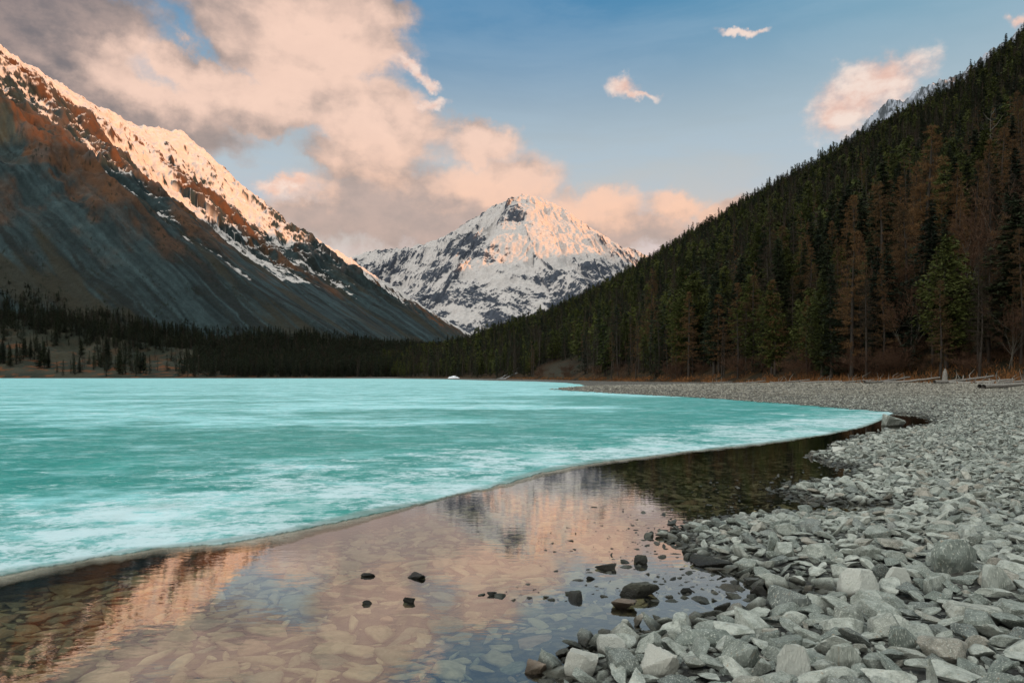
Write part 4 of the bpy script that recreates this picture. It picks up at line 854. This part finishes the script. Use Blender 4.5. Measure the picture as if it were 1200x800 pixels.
# ------------------------------------------------------------------ shore details
def blob_mesh(name, rx, ry, rz, mat, seed, n=40):
    a = np.linspace(0, 2 * math.pi, n, endpoint=False); r = np.linspace(0, 1, 12); R_, A = np.meshgrid(r, a, indexing='ij')
    k = 1 + .35 * fbm(np.cos(A) * 1.5 + seed, np.sin(A) * 1.5, 3, seed); X = R_ * np.cos(A) * rx * k; Y = R_ * np.sin(A) * ry * k; Z = rz * (1 - R_ ** 2.2) + .9 * rz * fbm(X * .7, Y * .7, 4, seed) * (1 - R_ ** 4) - .05
    V = np.stack([X, Y, Z], -1).reshape(-1, 3); Fc = []
    for i in range(11):
        for j in range(n): Fc.append((i * n + j, (i + 1) * n + j, (i + 1) * n + (j + 1) % n, i * n + (j + 1) % n))
    return mesh_np(name, V, Fc, [mat])
def build_details():
    rg = np.random.default_rng(9)
    def gz(x, y):
        z, _ = ground_z(np.array([x]), np.array([float(y)])); z2, t = right_z(np.array([x]), np.array([float(y)])); return max(float(z[0]), float(z2[0]) if t[0] > -.02 else -9)
    # driftwood
    logs = [(880, 100, 4.5, .10, .2, 'thin grey driftwood pole at the left end of the driftwood line'), (925, 97, 5, .12, -.3, 'bleached branch lying left of the low green pine'), (962, 94, 6, .13, .15, 'long grey log lying in front of the low green pine'), (1000, 92, 5, .12, -.15, 'grey log lying before the spreading leafless tree'),
            (1040, 86, 7, .16, .35, 'crooked driftwood trunk propped on the bank left of the stump'), (1068, 84, 6, .14, -.25, 'bleached log just left of the weathered stump'), (1130, 80, 7.5, .20, .18, 'thick fallen trunk right of the weathered stump'), (1150, 78, 6.5, .14, -.2, 'smaller log crossing the thick fallen trunk'),
            (1165, 62, 4.5, .17, .5, 'dark leaning log on the beach close to the right edge'), (1190, 60, 5.5, .20, .05, 'heavy dark log lying on the beach at the right edge'), (1182, 76, 6, .13, -.35, 'pale pole lying on the bank at the right edge'), (840, 110, 5, .10, .1, 'small grey pole near the orange grass strip')]
    for (px, d, L, r, rz, lab) in logs:
        x = (px - CX) / F * d; z = gz(x, d); t = np.linspace(0, 1, 9); B = Buf(); bend = rg.normal(0, .05, 2) * L
        pts = np.stack([(t - .5) * L, bend[0] * np.sin(t * 3), .12 * L * np.maximum(0, t - .3) * rg.uniform(.2, 1.2) + .0 * t], -1) + rg.normal(0, .02, (9, 3)); B.tube(pts, r * (1 - .6 * t) + .02, 8)
        e = obj('driftwood_log', None, None, (x, d, z + r * .8), lab, 'log'); e.rotation_euler = (0, 0, rz)
        v, f = B.arrays(); obj('trunk', mesh_np('log_body', v, f, [M_DRIFT]), e); K = Buf()
        for k in range(4): u = rg.uniform(.3, .95); p = pts[int(u * 8)]; K.tube([p, p + [rg.uniform(-.3, .5), rg.uniform(-.4, .4), rg.uniform(.2, .6)], p + [rg.uniform(-.3, .9), rg.uniform(-.6, .6), rg.uniform(.5, 1.3)]], [r * .35, r * .22, .01], 4)
        v, f = K.arrays(); obj('branch_stubs', mesh_np('stubs', v, f, [M_DRIFT]), e)
    x = (1107 - CX) / F * 82; z = gz(x, 82); B = Buf(); t = np.linspace(0, 1, 6); B.tube(np.stack([.06 * t, .0 * t, 1.75 * t - .1], -1), [.42, .32, .27, .25, .20, .05], 9)
    for a in range(5): B.tube([[0, 0, .25], [.5 * math.cos(a * 1.26), .5 * math.sin(a * 1.26), .05], [.8 * math.cos(a * 1.26), .8 * math.sin(a * 1.26), -.1]], [.15, .1, .04], 5)
    v, f = B.arrays(); e = obj('tree_stump', mesh_np('tree_stump', v, f, [M_DRIFT]), None, (x, 82, z), 'upright weathered grey stump at the edge of the wood', 'stump')
    # snow remnants
    o = obj('snow_patch', blob_mesh('snow_patch', 3.6, 4, 1.2, M_SNOW, 3), None, ((532 - CX) / F * 455, 455, .6), 'small white snow heap at the far shore under the valley mouth', 'snow patch')
    P = [(586, 443, 355), (600, 439.5, 366), (622, 433, 392)]
    for i, (a, b, w_, lab) in enumerate([((584, 352), (624, 398), 3.2, 'long diagonal snow streak running up the bank beside the far bay'), ((588, 340), (606, 350), 1.6, 'short snow streak below the long diagonal one')]):
        n_ = 40; t = np.linspace(0, 1, n_)[:, None]; s = np.linspace(-1, 1, 7)[None, :]; px = a[0] + (b[0] - a[0]) * t; dd = a[1] + (b[1] - a[1]) * t
        X = (px - CX) / F * dd + s * 1.2 * (1 - .6 * t); Y = dd + s * w_ * (1 - .5 * t) * (1 + .5 * fbm(t * 9, s * 0 + 2 + i, 3, 5)); Z, _t = right_z(X, Y); Z = np.maximum(Z, .4) + .5 * (1 - np.abs(s) ** 2) + .05
        grid_obj('snow_streak', X, Y, Z, M_SNOW, None, label=lab, cat='snow patch')
    # orange dry grass along the foot of the wood
    n = 16000; px = rg.uniform(590, 1300, n); d = np.interp(px, R_PX, R_D0) + rg.normal(-.5, 2.6, n); X = (px - CX) / F * d; nz = fbm(X * .12, d * .12, 3, 160)
    k = nz > -.12; X, d = X[k], d[k]; z, _ = ground_z(X, d); z2, t = right_z(X, d); z = np.where(t > -.02, np.maximum(z, z2), z)
    B = Buf(); m = len(X); base = np.stack([X, d, z - .03], -1); dr = rg.normal(0, .45, (m, 3)); dr[:, 2] = 1; dr /= np.linalg.norm(dr, axis=1, keepdims=True); B.tris(twig_tris(base, dr, rg.uniform(.25, .8, m), rg.uniform(.05, .16, m), rg))
    v, f = B.arrays(); obj('dry_grass', mesh_np('dry_grass', v, f, [M_GRASS], False), kind='stuff', label='rust orange dry grass along the edge of the wood')

build_ground(); build_right(); build_left(); build_centre(); build_others(); build_moraine(); print('terrain', time.time() - T0)
build_water(); build_ice(); build_rocks(); build_trees(); build_details()
sc.cycles.use_denoising = True
sc.cycles.max_bounces = 6; sc.cycles.diffuse_bounces = 2; sc.cycles.glossy_bounces = 3; sc.cycles.transparent_max_bounces = 12; sc.cycles.caustics_reflective = False; sc.cycles.caustics_refractive = False
print('built', time.time() - T0)
